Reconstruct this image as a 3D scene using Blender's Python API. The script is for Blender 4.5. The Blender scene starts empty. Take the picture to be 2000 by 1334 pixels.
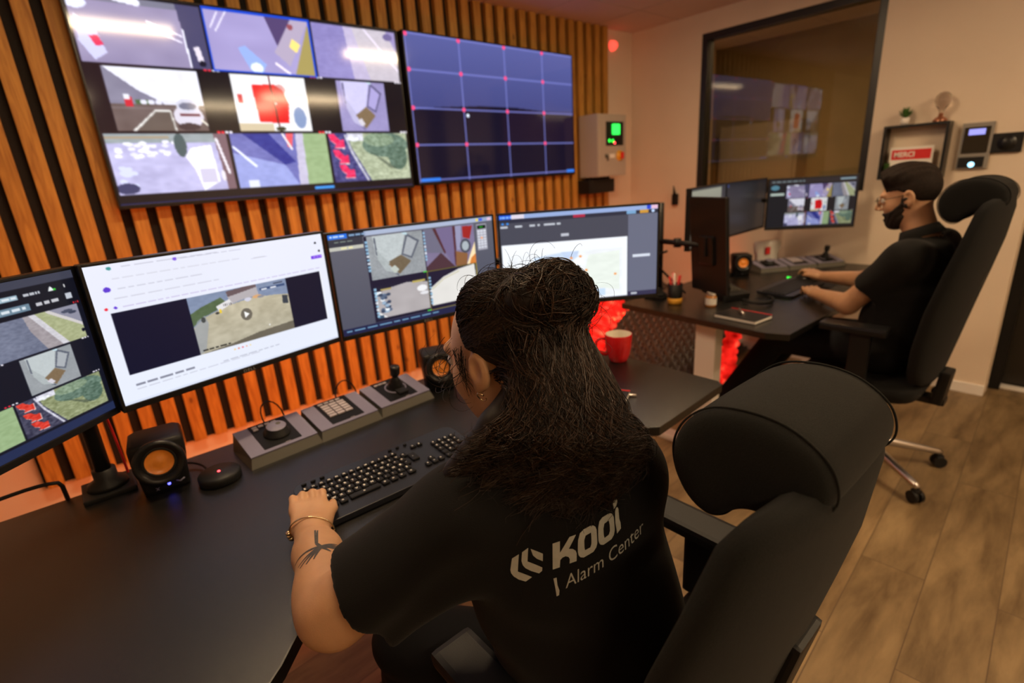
import bpy, bmesh, math, random
import numpy as np
from mathutils import Vector, Matrix, Quaternion
from mathutils.bvhtree import BVHTree

random.seed(7); RNG = np.random.RandomState(11)
scn = bpy.context.scene
COL = scn.collection
# ------------------------------------------------------------------ camera
F_PX = 1013.0
CAM_Z = 1.44
RW = np.array([[0.75161287, -0.24674735, 0.61171386],      # world axes X, Y, Z seen in the camera frame
               [-0.65656712, -0.19097446, 0.7296906],
               [-0.0632275, -0.95007605, -0.30554506]])
cam_d = bpy.data.cameras.new('camera'); cam = bpy.data.objects.new('camera', cam_d); COL.objects.link(cam)
_r = Vector(RW[:, 0]); _u = -Vector(RW[:, 1]); _b = -Vector(RW[:, 2])
cam.matrix_world = Matrix(((_r.x, _u.x, _b.x, 0), (_r.y, _u.y, _b.y, 0), (_r.z, _u.z, _b.z, CAM_Z), (0, 0, 0, 1)))
cam_d.sensor_width = 36; cam_d.lens = F_PX / 2000 * 36
cam_d.clip_start = 0.02; cam_d.clip_end = 50
cam_d.dof.use_dof = True; cam_d.dof.focus_distance = 0.86; cam_d.dof.aperture_fstop = 2.8
scn.camera = cam
scn.view_settings.view_transform = 'Standard'; scn.view_settings.look = 'None'
scn.view_settings.exposure = 0.0; scn.view_settings.gamma = 1.0; scn.view_settings.use_curve_mapping = False
# ------------------------------------------------------------------ world and room lights
w = bpy.data.worlds.new('world'); scn.world = w; w.use_nodes = True
w.node_tree.nodes['Background'].inputs[0].default_value = (0.9, 0.7, 0.55, 1)
w.node_tree.nodes['Background'].inputs[1].default_value = 0.02

def area(name, loc, size, sy, energy, color, direction, spread=math.pi):
    d = bpy.data.lights.new(name, 'AREA'); d.shape = 'RECTANGLE'; d.size = size; d.size_y = sy
    d.energy = energy; d.color = color; d.spread = spread
    o = bpy.data.objects.new(name, d); COL.objects.link(o); o.location = loc
    o.rotation_euler = Vector(direction).to_track_quat('-Z', 'Y').to_euler()
    return o
WARM = (1.0, 0.68, 0.37)
# ceiling linear lamps: x, y, length (fixtures are built at the same places)
LAMPS = [(0.55, 1.50, 0.62, 13), (2.36, 1.40, 0.62, 13), (2.55, -0.85, 0.9, 21), (0.1, -1.2, 0.9, 9), (2.0, -1.6, 0.9, 11)]
for i, (lx, ly, ll, e) in enumerate(LAMPS):
    area('ceiling_lamp_light', (lx, ly, 2.41), ll, 0.10, e, WARM, (0, 0, -1))
# red LED strips low behind the two desks
RED = (1.0, 0.05, 0.012)
area('red_strip_light', (0.75, 1.66, 0.66), 1.7, 0.03, 19, (1.0, 0.17, 0.03), (0, 0.9, -0.3))
area('red_strip_light', (3.0, 1.84, 0.60), 1.4, 0.03, 4.5, (1.0, 0.15, 0.04), (0, 0.9, 0.1))
area('red_strip_light', (0.6, 1.2, 0.68), 1.2, 0.05, 0.35, RED, (0, -0.2, -1))

# ------------------------------------------------------------------ materials
MATS = {}
def mat(name, color, rough=0.5, metal=0.0, spec=0.5, noise=0.0, nscale=60, bump=0.0, bscale=200, emit=None, es=0.0, sss=0.0, coat=0.0, trans=0.0, sheen=0.0):
    if name in MATS: return MATS[name]
    m = bpy.data.materials.new(name); m.use_nodes = True
    nt = m.node_tree; b = nt.nodes['Principled BSDF']
    b.inputs['Base Color'].default_value = (*color, 1); b.inputs['Roughness'].default_value = rough
    b.inputs['Metallic'].default_value = metal; b.inputs['Specular IOR Level'].default_value = spec
    b.inputs['Coat Weight'].default_value = coat; b.inputs['Transmission Weight'].default_value = trans
    b.inputs['Sheen Weight'].default_value = sheen
    if sss: b.inputs['Subsurface Weight'].default_value = sss; b.inputs['Subsurface Radius'].default_value = (0.012, 0.004, 0.002)
    if emit: b.inputs['Emission Color'].default_value = (*emit, 1); b.inputs['Emission Strength'].default_value = es
    if noise or bump:
        tc = nt.nodes.new('ShaderNodeTexCoord')
    if noise:
        n = nt.nodes.new('ShaderNodeTexNoise'); n.inputs['Scale'].default_value = nscale; n.inputs['Detail'].default_value = 5
        r = nt.nodes.new('ShaderNodeValToRGB')
        r.color_ramp.elements[0].position = .3; r.color_ramp.elements[1].position = .7
        r.color_ramp.elements[0].color = (*[c * (1 - noise) for c in color], 1)
        r.color_ramp.elements[1].color = (*[min(1, c * (1 + noise)) for c in color], 1)
        nt.links.new(tc.outputs['Object'], n.inputs['Vector']); nt.links.new(n.outputs['Fac'], r.inputs['Fac'])
        nt.links.new(r.outputs['Color'], b.inputs['Base Color'])
    if bump:
        n2 = nt.nodes.new('ShaderNodeTexNoise'); n2.inputs['Scale'].default_value = bscale; n2.inputs['Detail'].default_value = 3
        bp = nt.nodes.new('ShaderNodeBump'); bp.inputs['Strength'].default_value = bump; bp.inputs['Distance'].default_value = 0.002
        nt.links.new(tc.outputs['Object'], n2.inputs['Vector']); nt.links.new(n2.outputs['Fac'], bp.inputs['Height'])
        nt.links.new(bp.outputs['Normal'], b.inputs['Normal'])
    MATS[name] = m
    return m

def emis(name, color, s):
    if name in MATS: return MATS[name]
    m = bpy.data.materials.new(name); m.use_nodes = True; nt = m.node_tree
    b = nt.nodes['Principled BSDF']; b.inputs['Base Color'].default_value = (0.02, 0.02, 0.02, 1)
    b.inputs['Emission Color'].default_value = (*color, 1); b.inputs['Emission Strength'].default_value = s
    MATS[name] = m; return m

def screen_mat(name, s, rough):
    if name in MATS: return MATS[name]
    m = bpy.data.materials.new(name); m.use_nodes = True; nt = m.node_tree
    b = nt.nodes['Principled BSDF']; b.inputs['Base Color'].default_value = (0.006, 0.006, 0.007, 1); b.inputs['Roughness'].default_value = rough; b.inputs['Specular IOR Level'].default_value = .5 if rough < .2 else .22
    a = nt.nodes.new('ShaderNodeAttribute'); a.attribute_name = 'picture'
    nt.links.new(a.outputs['Color'], b.inputs['Emission Color']); b.inputs['Emission Strength'].default_value = s
    MATS[name] = m; return m

def wood_mat():
    m = bpy.data.materials.new('pine_batten'); m.use_nodes = True; nt = m.node_tree; b = nt.nodes['Principled BSDF']
    tc = nt.nodes.new('ShaderNodeTexCoord'); mp = nt.nodes.new('ShaderNodeMapping'); mp.inputs['Scale'].default_value = (14, 14, 1.2)
    nt.links.new(tc.outputs['Object'], mp.inputs['Vector'])
    n = nt.nodes.new('ShaderNodeTexNoise'); n.inputs['Scale'].default_value = 4; n.inputs['Detail'].default_value = 8; n.inputs['Distortion'].default_value = 1.2
    nt.links.new(mp.outputs['Vector'], n.inputs['Vector'])
    r = nt.nodes.new('ShaderNodeValToRGB'); e = r.color_ramp.elements
    e[0].position = .3; e[0].color = (0.32, 0.138, 0.018, 1); e[1].position = .68; e[1].color = (0.55, 0.285, 0.048, 1)
    nt.links.new(n.outputs['Fac'], r.inputs['Fac'])
    # knots
    mp2 = nt.nodes.new('ShaderNodeMapping'); mp2.inputs['Scale'].default_value = (10.47, 1, 5); nt.links.new(tc.outputs['Object'], mp2.inputs['Vector'])
    v = nt.nodes.new('ShaderNodeTexVoronoi'); v.inputs['Scale'].default_value = 1.0; nt.links.new(mp2.outputs['Vector'], v.inputs['Vector'])
    r2 = nt.nodes.new('ShaderNodeValToRGB'); q = r2.color_ramp.elements; q[0].position = .06; q[0].color = (0.3, 0.22, 0.2, 1); q[1].position = .12; q[1].color = (1, 1, 1, 1)
    nt.links.new(v.outputs['Distance'], r2.inputs['Fac'])
    mx = nt.nodes.new('ShaderNodeMix'); mx.data_type = 'RGBA'; mx.blend_type = 'MULTIPLY'; mx.inputs['Factor'].default_value = .8
    nt.links.new(r.outputs['Color'], mx.inputs['A']); nt.links.new(r2.outputs['Color'], mx.inputs['B'])
    nt.links.new(mx.outputs['Result'], b.inputs['Base Color']); b.inputs['Roughness'].default_value = .6
    return m

def floor_mat():
    m = bpy.data.materials.new('oak_planks'); m.use_nodes = True; nt = m.node_tree; b = nt.nodes['Principled BSDF']
    tc = nt.nodes.new('ShaderNodeTexCoord')
    br = nt.nodes.new('ShaderNodeTexBrick'); br.offset = .37; br.inputs['Scale'].default_value = 1.0
    br.inputs['Brick Width'].default_value = 1.25; br.inputs['Row Height'].default_value = 0.19
    br.inputs['Mortar Size'].default_value = 0.0018; br.inputs['Mortar Smooth'].default_value = .3; br.inputs['Bias'].default_value = 0
    br.inputs['Color1'].default_value = (0.0, 0.0, 0.0, 1); br.inputs['Color2'].default_value = (1, 1, 1, 1); br.inputs['Mortar'].default_value = (0, 0, 0, 1)
    mb = nt.nodes.new('ShaderNodeMapping'); mb.inputs['Rotation'].default_value = (0, 0, math.radians(-3.4)); mb.inputs['Location'].default_value = (-.75, .092, 0)
    nt.links.new(tc.outputs['Object'], mb.inputs['Vector']); nt.links.new(mb.outputs['Vector'], br.inputs['Vector'])
    mp = nt.nodes.new('ShaderNodeMapping'); mp.inputs['Scale'].default_value = (1.3, 6, 1); nt.links.new(tc.outputs['Object'], mp.inputs['Vector'])
    mx0 = nt.nodes.new('ShaderNodeVectorMath'); mx0.operation = 'ADD'
    sc = nt.nodes.new('ShaderNodeVectorMath'); sc.operation = 'SCALE'; sc.inputs['Scale'].default_value = 7.0
    nt.links.new(br.outputs['Color'], sc.inputs[0]); nt.links.new(mp.outputs['Vector'], mx0.inputs[0]); nt.links.new(sc.outputs[0], mx0.inputs[1])
    n = nt.nodes.new('ShaderNodeTexNoise'); n.inputs['Scale'].default_value = 2.2; n.inputs['Detail'].default_value = 9; n.inputs['Distortion'].default_value = .25; n.inputs['Roughness'].default_value = .6
    nt.links.new(mx0.outputs[0], n.inputs['Vector'])
    r = nt.nodes.new('ShaderNodeValToRGB'); e = r.color_ramp.elements
    e[0].position = .3; e[0].color = (0.115, 0.070, 0.030, 1); e[1].position = .72; e[1].color = (0.34, 0.235, 0.118, 1)
    nt.links.new(n.outputs['Fac'], r.inputs['Fac'])
    tint = nt.nodes.new('ShaderNodeMix'); tint.data_type = 'RGBA'; tint.blend_type = 'MULTIPLY'; tint.inputs['Factor'].default_value = 1
    r3 = nt.nodes.new('ShaderNodeValToRGB'); q = r3.color_ramp.elements; q[0].color = (.82, .82, .82, 1); q[1].color = (1.05, 1.02, 1, 1)
    nt.links.new(br.outputs['Color'], r3.inputs['Fac']); nt.links.new(r.outputs['Color'], tint.inputs['A']); nt.links.new(r3.outputs['Color'], tint.inputs['B'])
    dk = nt.nodes.new('ShaderNodeMix'); dk.data_type = 'RGBA'; nt.links.new(br.outputs['Fac'], dk.inputs['Factor'])
    nt.links.new(tint.outputs['Result'], dk.inputs['A']); dk.inputs['B'].default_value = (0.10, 0.062, 0.032, 1)
    nt.links.new(dk.outputs['Result'], b.inputs['Base Color']); b.inputs['Roughness'].default_value = .48
    return m

M_wall = mat('cream_wall_paint', (0.70, 0.58, 0.46), .85, noise=.03, nscale=3, bump=.15, bscale=300)
M_ceil = mat('ceiling_paint', (0.62, 0.50, 0.45), .9, noise=.03, nscale=4)
M_wood = wood_mat(); M_floor = floor_mat()
M_black = mat('black_plastic', (0.008, 0.008, 0.0085), .48, spec=.3, bump=.1, bscale=600)
M_blacks = mat('black_satin_plastic', (0.010, 0.010, 0.011), .32, spec=.35)
M_felt = mat('black_felt', (0.010, 0.009, 0.008), .95, noise=.3, nscale=200)
M_desk = mat('black_laminate', (0.0075, 0.007, 0.0065), .27, spec=.7, bump=.25, bscale=900)
M_white = mat('white_powder_coat', (0.78, 0.74, 0.70), .45)
M_fabric = mat('charcoal_seat_fabric', (0.012, 0.0125, 0.0115), .95, spec=.2, noise=.35, nscale=900, bump=.6, bscale=900, sheen=.05)
M_fabric2 = mat('black_seat_fabric', (0.007, 0.007, 0.007), .95, spec=.2, noise=.3, nscale=900, bump=.5, bscale=900, sheen=.02)
M_shirt = mat('black_cotton', (0.0048, 0.0045, 0.0044), .9, spec=.22, noise=.15, nscale=500, bump=.3, bscale=700, sheen=.06)
M_trouser = mat('dark_denim', (0.005, 0.005, 0.007), .9, spec=.2, noise=.3, nscale=500)
M_print = mat('silver_grey_print', (0.42, 0.42, 0.37), .5, noise=.08, nscale=80)
M_skin = mat('skin_light', (0.56, 0.31, 0.165), .5, sss=.12, noise=.06, nscale=25, bump=.12, bscale=500)
M_skin2 = mat('skin_olive', (0.46, 0.25, 0.14), .5, sss=.1, noise=.06, nscale=25)
M_hair = mat('dark_brown_hair', (0.010, 0.0055, 0.0035), .55, spec=.3, noise=.5, nscale=90)
M_hair_l = mat('brown_hair_strand', (0.040, 0.019, 0.009), .4, spec=.5)
M_hair2 = mat('black_hair', (0.014, 0.008, 0.0055), .75, spec=.2, noise=.5, nscale=150, bump=1, bscale=300)
M_beard = mat('black_beard', (0.016, 0.009, 0.006), .75, noise=.4, nscale=200, bump=1, bscale=300)
M_chrome = mat('brushed_aluminium', (0.55, 0.52, 0.50), .28, metal=1)
M_gold = mat('gold_metal', (0.85, 0.68, 0.42), .25, metal=1)
M_grey = mat('grey_console_plastic', (0.19, 0.18, 0.27), .5, noise=.04, nscale=300)
M_greyd = mat('olive_grey_plastic', (0.085, 0.08, 0.065), .55)
M_panelblk = mat('black_console_face', (0.004, 0.004, 0.0045), .5, spec=.2)
M_btn = mat('pale_button', (0.40, 0.36, 0.40), .5)
M_kb = mat('keyboard_shell', (0.014, 0.015, 0.022), .34, spec=.4, noise=.05)
M_key = mat('keycap', (0.005, 0.005, 0.006), .42, spec=.3)
M_legend = mat('key_legend', (0.85, 0.82, 0.75), .5)
M_red = mat('red_ceramic', (0.62, 0.010, 0.012), .25, coat=.3)
M_redp = mat('red_plastic', (0.65, 0.02, 0.02), .4)
M_cream = mat('cream_glaze', (0.80, 0.74, 0.62), .3)
M_orange = mat('orange_cone', (0.95, 0.30, 0.03), .35, spec=.8, noise=.15, nscale=40)
M_paper = mat('white_paper', (0.80, 0.77, 0.72), .8)
M_ivory = mat('box_grey_paint', (0.42, 0.37, 0.32), .5)
M_dglass = mat('dark_tinted_glass', (0.02, 0.018, 0.012), .06, spec=.6)
M_green = mat('plant_green', (0.06, 0.16, 0.03), .6, noise=.4, nscale=60)
M_amber = mat('amber_plastic', (0.50, 0.20, 0.03), .25, coat=.3)
M_foam = mat('black_foam', (0.03, 0.024, 0.019), .42, spec=.6)
M_sleeve = mat('white_fabric_sleeve', (0.75, 0.62, 0.6), .6, noise=.15, nscale=60)
M_yellow = mat('yellow_plastic', (0.72, 0.36, 0.03), .4)
M_white_l = emis('lamp_diffuser', (1.0, 0.80, 0.52), 30)
M_ledstrip = emis('red_led', (1.0, 0.06, 0.02), 2.2)
M_lred = emis('red_led_dot', (1.0, 0.05, 0.06), 6)
M_lgreen = emis('green_led', (0.02, 1.0, 0.06), 2.2)
M_lblue = emis('blue_led', (0.08, 0.08, 1.0), 6)
M_lcyan = emis('cyan_led', (0.35, 0.75, 1.0), 3)
M_lviolet = emis('violet_screen', (0.35, 0.35, 0.95), 1.2)
M_ink = mat('tattoo_ink', (0.055, 0.05, 0.05), .6, noise=.3, nscale=150)
M_glassclear = mat('clear_glass', (0.9, 0.85, 0.8), .03, trans=1.0)

# ------------------------------------------------------------------ object helpers
def link(name, me, mats, parent=None, smooth=False):
    o = bpy.data.objects.new(name, me); COL.objects.link(o)
    for m in (mats if isinstance(mats, (list, tuple)) else [mats]): me.materials.append(m)
    if smooth:
        me.polygons.foreach_set('use_smooth', [True] * len(me.polygons))
    if parent is not None: o.parent = parent
    return o

def tag(o, label=None, cat=None, group=None, kind=None):
    if label: o['label'] = label
    if cat: o['category'] = cat
    if group: o['group'] = group
    if kind: o['kind'] = kind
    return o

def empty(name, loc=(0, 0, 0), rz=0.0, rot=None):
    o = bpy.data.objects.new(name, None); COL.objects.link(o); o.location = loc
    o.rotation_euler = rot if rot else (0, 0, rz); o.empty_display_size = .05
    return o

def wmat(q):
    return (wmat(q.parent) @ q.matrix_parent_inverse if q.parent is not None else Matrix.Identity(4)) @ q.matrix_basis
def adopt(o, parent):
    """parents a mesh modelled in room coordinates"""
    o.parent = parent; o.matrix_parent_inverse = wmat(parent).inverted(); return o

def copy_tree(o, parent=None):
    c = o.copy(); COL.objects.link(c)
    if parent is not None: c.parent = parent
    for ch in list(o.children): copy_tree(ch, c)
    return c

class MB:
    """collects shapes into one bmesh"""
    def __init__(s): s.bm = bmesh.new()
    def _add(s, verts, faces, mi=0):
        vs = [s.bm.verts.new(v) for v in verts]
        out = []
        for f in faces:
            try:
                ff = s.bm.faces.new([vs[i] for i in f]); ff.material_index = mi; out.append(ff)
            except ValueError: pass
        return vs, out
    def box(s, c, size, bev=0.0, rot=None, mi=0, seg=2):
        t = bmesh.new(); bmesh.ops.create_cube(t, size=1)
        bmesh.ops.scale(t, vec=size, verts=t.verts)
        if bev: bmesh.ops.bevel(t, geom=list(t.edges), offset=bev, segments=seg, profile=.7, affect='EDGES')
        R = Matrix.Translation(c) @ (rot.to_4x4() if rot is not None else Matrix.Identity(4))
        bmesh.ops.transform(t, matrix=R, verts=t.verts)
        s.merge(t, mi); return s
    def merge(s, t, mi=0):
        t.verts.index_update()
        vs = [s.bm.verts.new(v.co) for v in t.verts]
        for f in t.faces:
            try:
                nf = s.bm.faces.new([vs[v.index] for v in f.verts]); nf.material_index = mi; nf.smooth = f.smooth
            except ValueError: pass
        t.free()
    def cyl(s, a, b, r, r2=None, n=20, mi=0, cap=True):
        return s.tube([a, b], [r, r if r2 is None else r2], n, mi, cap)
    def tube(s, pts, rad, n=8, mi=0, cap=True):
        pts = [Vector(p) for p in pts]; k = len(pts)
        if not isinstance(rad, (list, tuple)): rad = [rad] * k
        up = None; rings = []
        for i, p in enumerate(pts):
            d = (pts[min(i + 1, k - 1)] - pts[max(i - 1, 0)]).normalized()
            if up is None:
                up = Vector((0, 0, 1)) if abs(d.z) < .9 else Vector((1, 0, 0))
            a = (up - d * up.dot(d)).normalized(); up = a; b = d.cross(a)
            rings.append([s.bm.verts.new(p + (a * math.cos(t) + b * math.sin(t)) * rad[i]) for t in [2 * math.pi * j / n for j in range(n)]])
        for i in range(k - 1):
            for j in range(n):
                f = s.bm.faces.new((rings[i][j], rings[i][(j + 1) % n], rings[i + 1][(j + 1) % n], rings[i + 1][j])); f.material_index = mi; f.smooth = True
        if cap:
            for rg in (rings[0][::-1], rings[-1]):
                try: f = s.bm.faces.new(rg); f.material_index = mi
                except ValueError: pass
        return s
    def lathe(s, prof, c=(0, 0, 0), n=32, mi=0, rot=None, arc=1.0):
        """prof: list of (r, z)"""
        c = Vector(c); R = rot if rot is not None else Matrix.Identity(3); rings = []
        for r, z in prof:
            rings.append([s.bm.verts.new(c + R @ Vector((max(r, 1e-5) * math.cos(2 * math.pi * j / n), max(r, 1e-5) * math.sin(2 * math.pi * j / n), z))) for j in range(n)])
        for i in range(len(prof) - 1):
            for j in range(n):
                f = s.bm.faces.new((rings[i][j], rings[i][(j + 1) % n], rings[i + 1][(j + 1) % n], rings[i + 1][j])); f.material_index = mi; f.smooth = True
        return s
    def prism(s, poly, z0, z1, mi=0, rot=None, c=(0, 0, 0), bev=0):
        t = bmesh.new(); vs = [t.verts.new((x, y, z0)) for x, y in poly]
        f = t.faces.new(vs)
        r = bmesh.ops.extrude_face_region(t, geom=[f]); ev = [e for e in r['geom'] if isinstance(e, bmesh.types.BMVert)]
        bmesh.ops.translate(t, vec=(0, 0, z1 - z0), verts=ev)
        bmesh.ops.recalc_face_normals(t, faces=t.faces)
        if bev: bmesh.ops.bevel(t, geom=list(t.edges), offset=bev, segments=2, profile=.7, affect='EDGES')
        R = Matrix.Translation(c) @ (rot.to_4x4() if rot is not None else Matrix.Identity(4))
        bmesh.ops.transform(t, matrix=R, verts=t.verts); s.merge(t, mi); return s
    def loft(s, rings, mi=0, cap=True):
        vr = [[s.bm.verts.new(p) for p in r] for r in rings]; n = len(vr[0])
        for i in range(len(vr) - 1):
            for j in range(n):
                f = s.bm.faces.new((vr[i][j], vr[i][(j + 1) % n], vr[i + 1][(j + 1) % n], vr[i + 1][j])); f.material_index = mi; f.smooth = True
        if cap:
            for rg in (vr[0][::-1], vr[-1]):
                f = s.bm.faces.new(rg); f.material_index = mi; f.smooth = True
        return s
    def quad(s, pts, mi=0):
        s._add(pts, [tuple(range(len(pts)))], mi); return s
    def build(s, name, mats, parent=None, smooth=False):
        bmesh.ops.recalc_face_normals(s.bm, faces=s.bm.faces)
        me = bpy.data.meshes.new(name); s.bm.to_mesh(me); s.bm.free()
        return link(name, me, mats, parent, smooth)

def rotz(a): return Matrix.Rotation(a, 3, 'Z')
def rotx(a): return Matrix.Rotation(a, 3, 'X')
def roty(a): return Matrix.Rotation(a, 3, 'Y')
def bez(p0, p1, p2, p3, n=12):
    p0, p1, p2, p3 = map(Vector, (p0, p1, p2, p3)); out = []
    for i in range(n + 1):
        t = i / n; out.append(p0 * (1 - t) ** 3 + p1 * 3 * t * (1 - t) ** 2 + p2 * 3 * t * t * (1 - t) + p3 * t ** 3)
    return out

def text_mesh(body, size, font_scale_x=1.0, extrude=0.0, align='LEFT', shear=0.0, spacing=1.0, offset=0.0):
    cu = bpy.data.curves.new('txt', 'FONT'); cu.body = body; cu.size = size; cu.extrude = extrude; cu.align_x = align
    cu.shear = shear; cu.space_character = spacing; cu.offset = offset; cu.resolution_u = 4
    o = bpy.data.objects.new('txt', cu); COL.objects.link(o)
    dg = bpy.context.evaluated_depsgraph_get(); me = bpy.data.meshes.new_from_object(o.evaluated_get(dg))
    bpy.data.objects.remove(o); bpy.data.curves.remove(cu)
    for v in me.vertices: v.co.x *= font_scale_x
    return me

# ------------------------------------------------------------------ smooth bodies: signed distance field + surface nets
def _n(v): return np.array(v, float)
def s_cone(P, a, b, ra, rb):
    a = _n(a); b = _n(b); ab = b - a; t = np.clip(((P - a) @ ab) / (ab @ ab), 0, 1)
    return np.linalg.norm(P - a - t[:, None] * ab, axis=1) - (ra + (rb - ra) * t)
def s_ell(P, c, r, R=None):
    q = P - _n(c)
    if R is not None: q = q @ np.array(R)          # columns of R are the local axes
    r = _n(r); k0 = np.linalg.norm(q / r, axis=1); k1 = np.linalg.norm(q / (r * r), axis=1)
    return k0 * (k0 - 1) / np.maximum(k1, 1e-9)
def s_box(P, c, h, rad, R=None):
    q = P - _n(c)
    if R is not None: q = q @ np.array(R)
    d = np.abs(q) - (_n(h) - rad)
    return np.linalg.norm(np.maximum(d, 0), axis=1) + np.minimum(d.max(1), 0) - rad
def smin(a, b, k):
    h = np.clip(.5 + .5 * (b - a) / k, 0, 1); return b + (a - b) * h - k * h * (1 - h)
def smax(a, b, k): return -smin(-a, -b, k)

def surfnet(f, lo, hi, step, B=8):
    """meshes f=0; f takes (N,3) and gives distances"""
    lo = _n(lo); hi = _n(hi); nb = np.ceil((hi - lo) / (step * B)).astype(int); N = nb * B + 1
    F = np.ones(N, np.float32)
    ix = np.stack(np.meshgrid(*[np.arange(k) for k in nb], indexing='ij'), -1).reshape(-1, 3)
    cen = lo + (ix + .5) * B * step; fc = f(cen); act = np.abs(fc) < B * step * 0.87 * 1.6 + .01
    for (i, j, k), v in zip(ix[~act], fc[~act]):
        if v < 0: F[i * B:(i + 1) * B + 1, j * B:(j + 1) * B + 1, k * B:(k + 1) * B + 1] = -1
    loc = np.stack(np.meshgrid(*[np.arange(B + 1)] * 3, indexing='ij'), -1).reshape(-1, 3)
    A = ix[act]
    for s0 in range(0, len(A), 600):
        ch = A[s0:s0 + 600]; g = (ch[:, None, :] * B + loc[None]).reshape(-1, 3)
        F[g[:, 0], g[:, 1], g[:, 2]] = f(lo + g * step)
    ins = F < 0
    c = [ins[a:N[0] - 1 + a, b:N[1] - 1 + b, d:N[2] - 1 + d] for a in (0, 1) for b in (0, 1) for d in (0, 1)]
    sm = sum(x.astype(np.int8) for x in c); cell = (sm > 0) & (sm < 8)
    cid = -np.ones(cell.shape, np.int64); cc = np.argwhere(cell); cid[cell] = np.arange(len(cc))
    acc = np.zeros((len(cc), 3)); cnt = np.zeros(len(cc))
    cor = [(a, b, d) for a in (0, 1) for b in (0, 1) for d in (0, 1)]
    for p in cor:
        for ax in range(3):
            if p[ax]: continue
            q = list(p); q[ax] = 1
            fa = F[cc[:, 0] + p[0], cc[:, 1] + p[1], cc[:, 2] + p[2]]; fb = F[cc[:, 0] + q[0], cc[:, 1] + q[1], cc[:, 2] + q[2]]
            m = (fa < 0) != (fb < 0); t = np.where(m, fa / np.where(m, fa - fb, 1), 0)
            pos = np.tile(np.array(p, float), (len(cc), 1)); pos[:, ax] += t
            acc[m] += pos[m]; cnt[m] += 1
    V = lo + (cc + acc / cnt[:, None]) * step
    Q = []
    for ax in range(3):
        o1, o2 = [(1, 2), (2, 0), (0, 1)][ax]
        sl0 = [slice(1, -1)] * 3; sl0[ax] = slice(0, -1)
        sl1 = [slice(1, -1)] * 3; sl1[ax] = slice(1, None)
        a = ins[tuple(sl0)]; b = ins[tuple(sl1)]; e = np.argwhere(a != b)
        if not len(e): continue
        fl = a[e[:, 0], e[:, 1], e[:, 2]]
        off = np.ones(3, int); off[ax] = 0; e = e + off
        def g(d1, d2):
            q = e.copy(); q[:, o1] -= d1; q[:, o2] -= d2; return cid[q[:, 0], q[:, 1], q[:, 2]]
        quad = np.stack([g(0, 0), g(1, 0), g(1, 1), g(0, 1)], 1)
        quad[~fl] = quad[~fl][:, ::-1]; Q.append(quad)
    Q = np.concatenate(Q); Q = Q[(Q >= 0).all(1)]
    return V, Q

def np_mesh(name, V, Q):
    me = bpy.data.meshes.new(name); me.vertices.add(len(V)); me.vertices.foreach_set('co', np.asarray(V, np.float32).ravel())
    k = Q.shape[1]; me.loops.add(Q.size); me.loops.foreach_set('vertex_index', Q.astype(np.int32).ravel())
    me.polygons.add(len(Q)); me.polygons.foreach_set('loop_start', np.arange(0, Q.size, k, dtype=np.int32))
    try: me.polygons.foreach_set('loop_total', np.full(len(Q), k, np.int32))
    except Exception: pass
    me.polygons.foreach_set('use_smooth', np.ones(len(Q), bool)); me.update(calc_edges=True); me.validate(); return me

def blob(name, f, lo, hi, step, m, parent=None, smooth_it=2):
    V, Q = surfnet(f, lo, hi, step)
    # gentle laplacian relax
    for _ in range(smooth_it):
        acc = np.zeros_like(V); cnt = np.zeros(len(V))
        for a, b in ((0, 1), (1, 2), (2, 3), (3, 0)):
            np.add.at(acc, Q[:, a], V[Q[:, b]]); np.add.at(acc, Q[:, b], V[Q[:, a]])
            np.add.at(cnt, Q[:, a], 1); np.add.at(cnt, Q[:, b], 1)
        V = V * .5 + .5 * acc / np.maximum(cnt, 1)[:, None]
    me = np_mesh(name, V, Q); return link(name, me, m, parent)
# ------------------------------------------------------------------ the setting
def struct(name, o): o['kind'] = 'structure'; return o
WB = 3.95; WA = 2.93; CZ = 2.475
m_ = MB(); m_.quad([(-2.2, -2.4, 0), (5.3, -2.4, 0), (5.3, WA + .1, 0), (-2.2, WA + .1, 0)]); struct('floor', m_.build('floor', M_floor))
m_ = MB(); m_.box((1.55, .3, CZ + .03), (7.6, 5.5, .06)); o = struct('ceiling', m_.build('ceiling', M_ceil))
m_ = MB()
for x in np.arange(-1.95, 5.0, .6): m_.box((x, .3, CZ + .002), (.008, 5.3, .008))
for y in np.arange(-2.3, 2.9, .6): m_.box((1.55, y, CZ + .002), (7.4, .008, .008))
tr = struct('trim', m_.build('trim_1', mat('ceiling_grid', (.5, .40, .35), .8)))
m_ = MB(); m_.box((1.5, WA + .06, 1.25), (7.6, .12, 2.5)); struct('w', m_.build('wall_back', M_wall))
m_ = MB(); m_.box((-2.25, .3, 1.25), (.1, 5.5, 2.5)); struct('w', m_.build('wall_left', M_wall))
m_ = MB(); m_.box((1.5, -2.45, 1.25), (7.6, .1, 2.5)); struct('w', m_.build('wall_front', M_wall))
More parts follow.
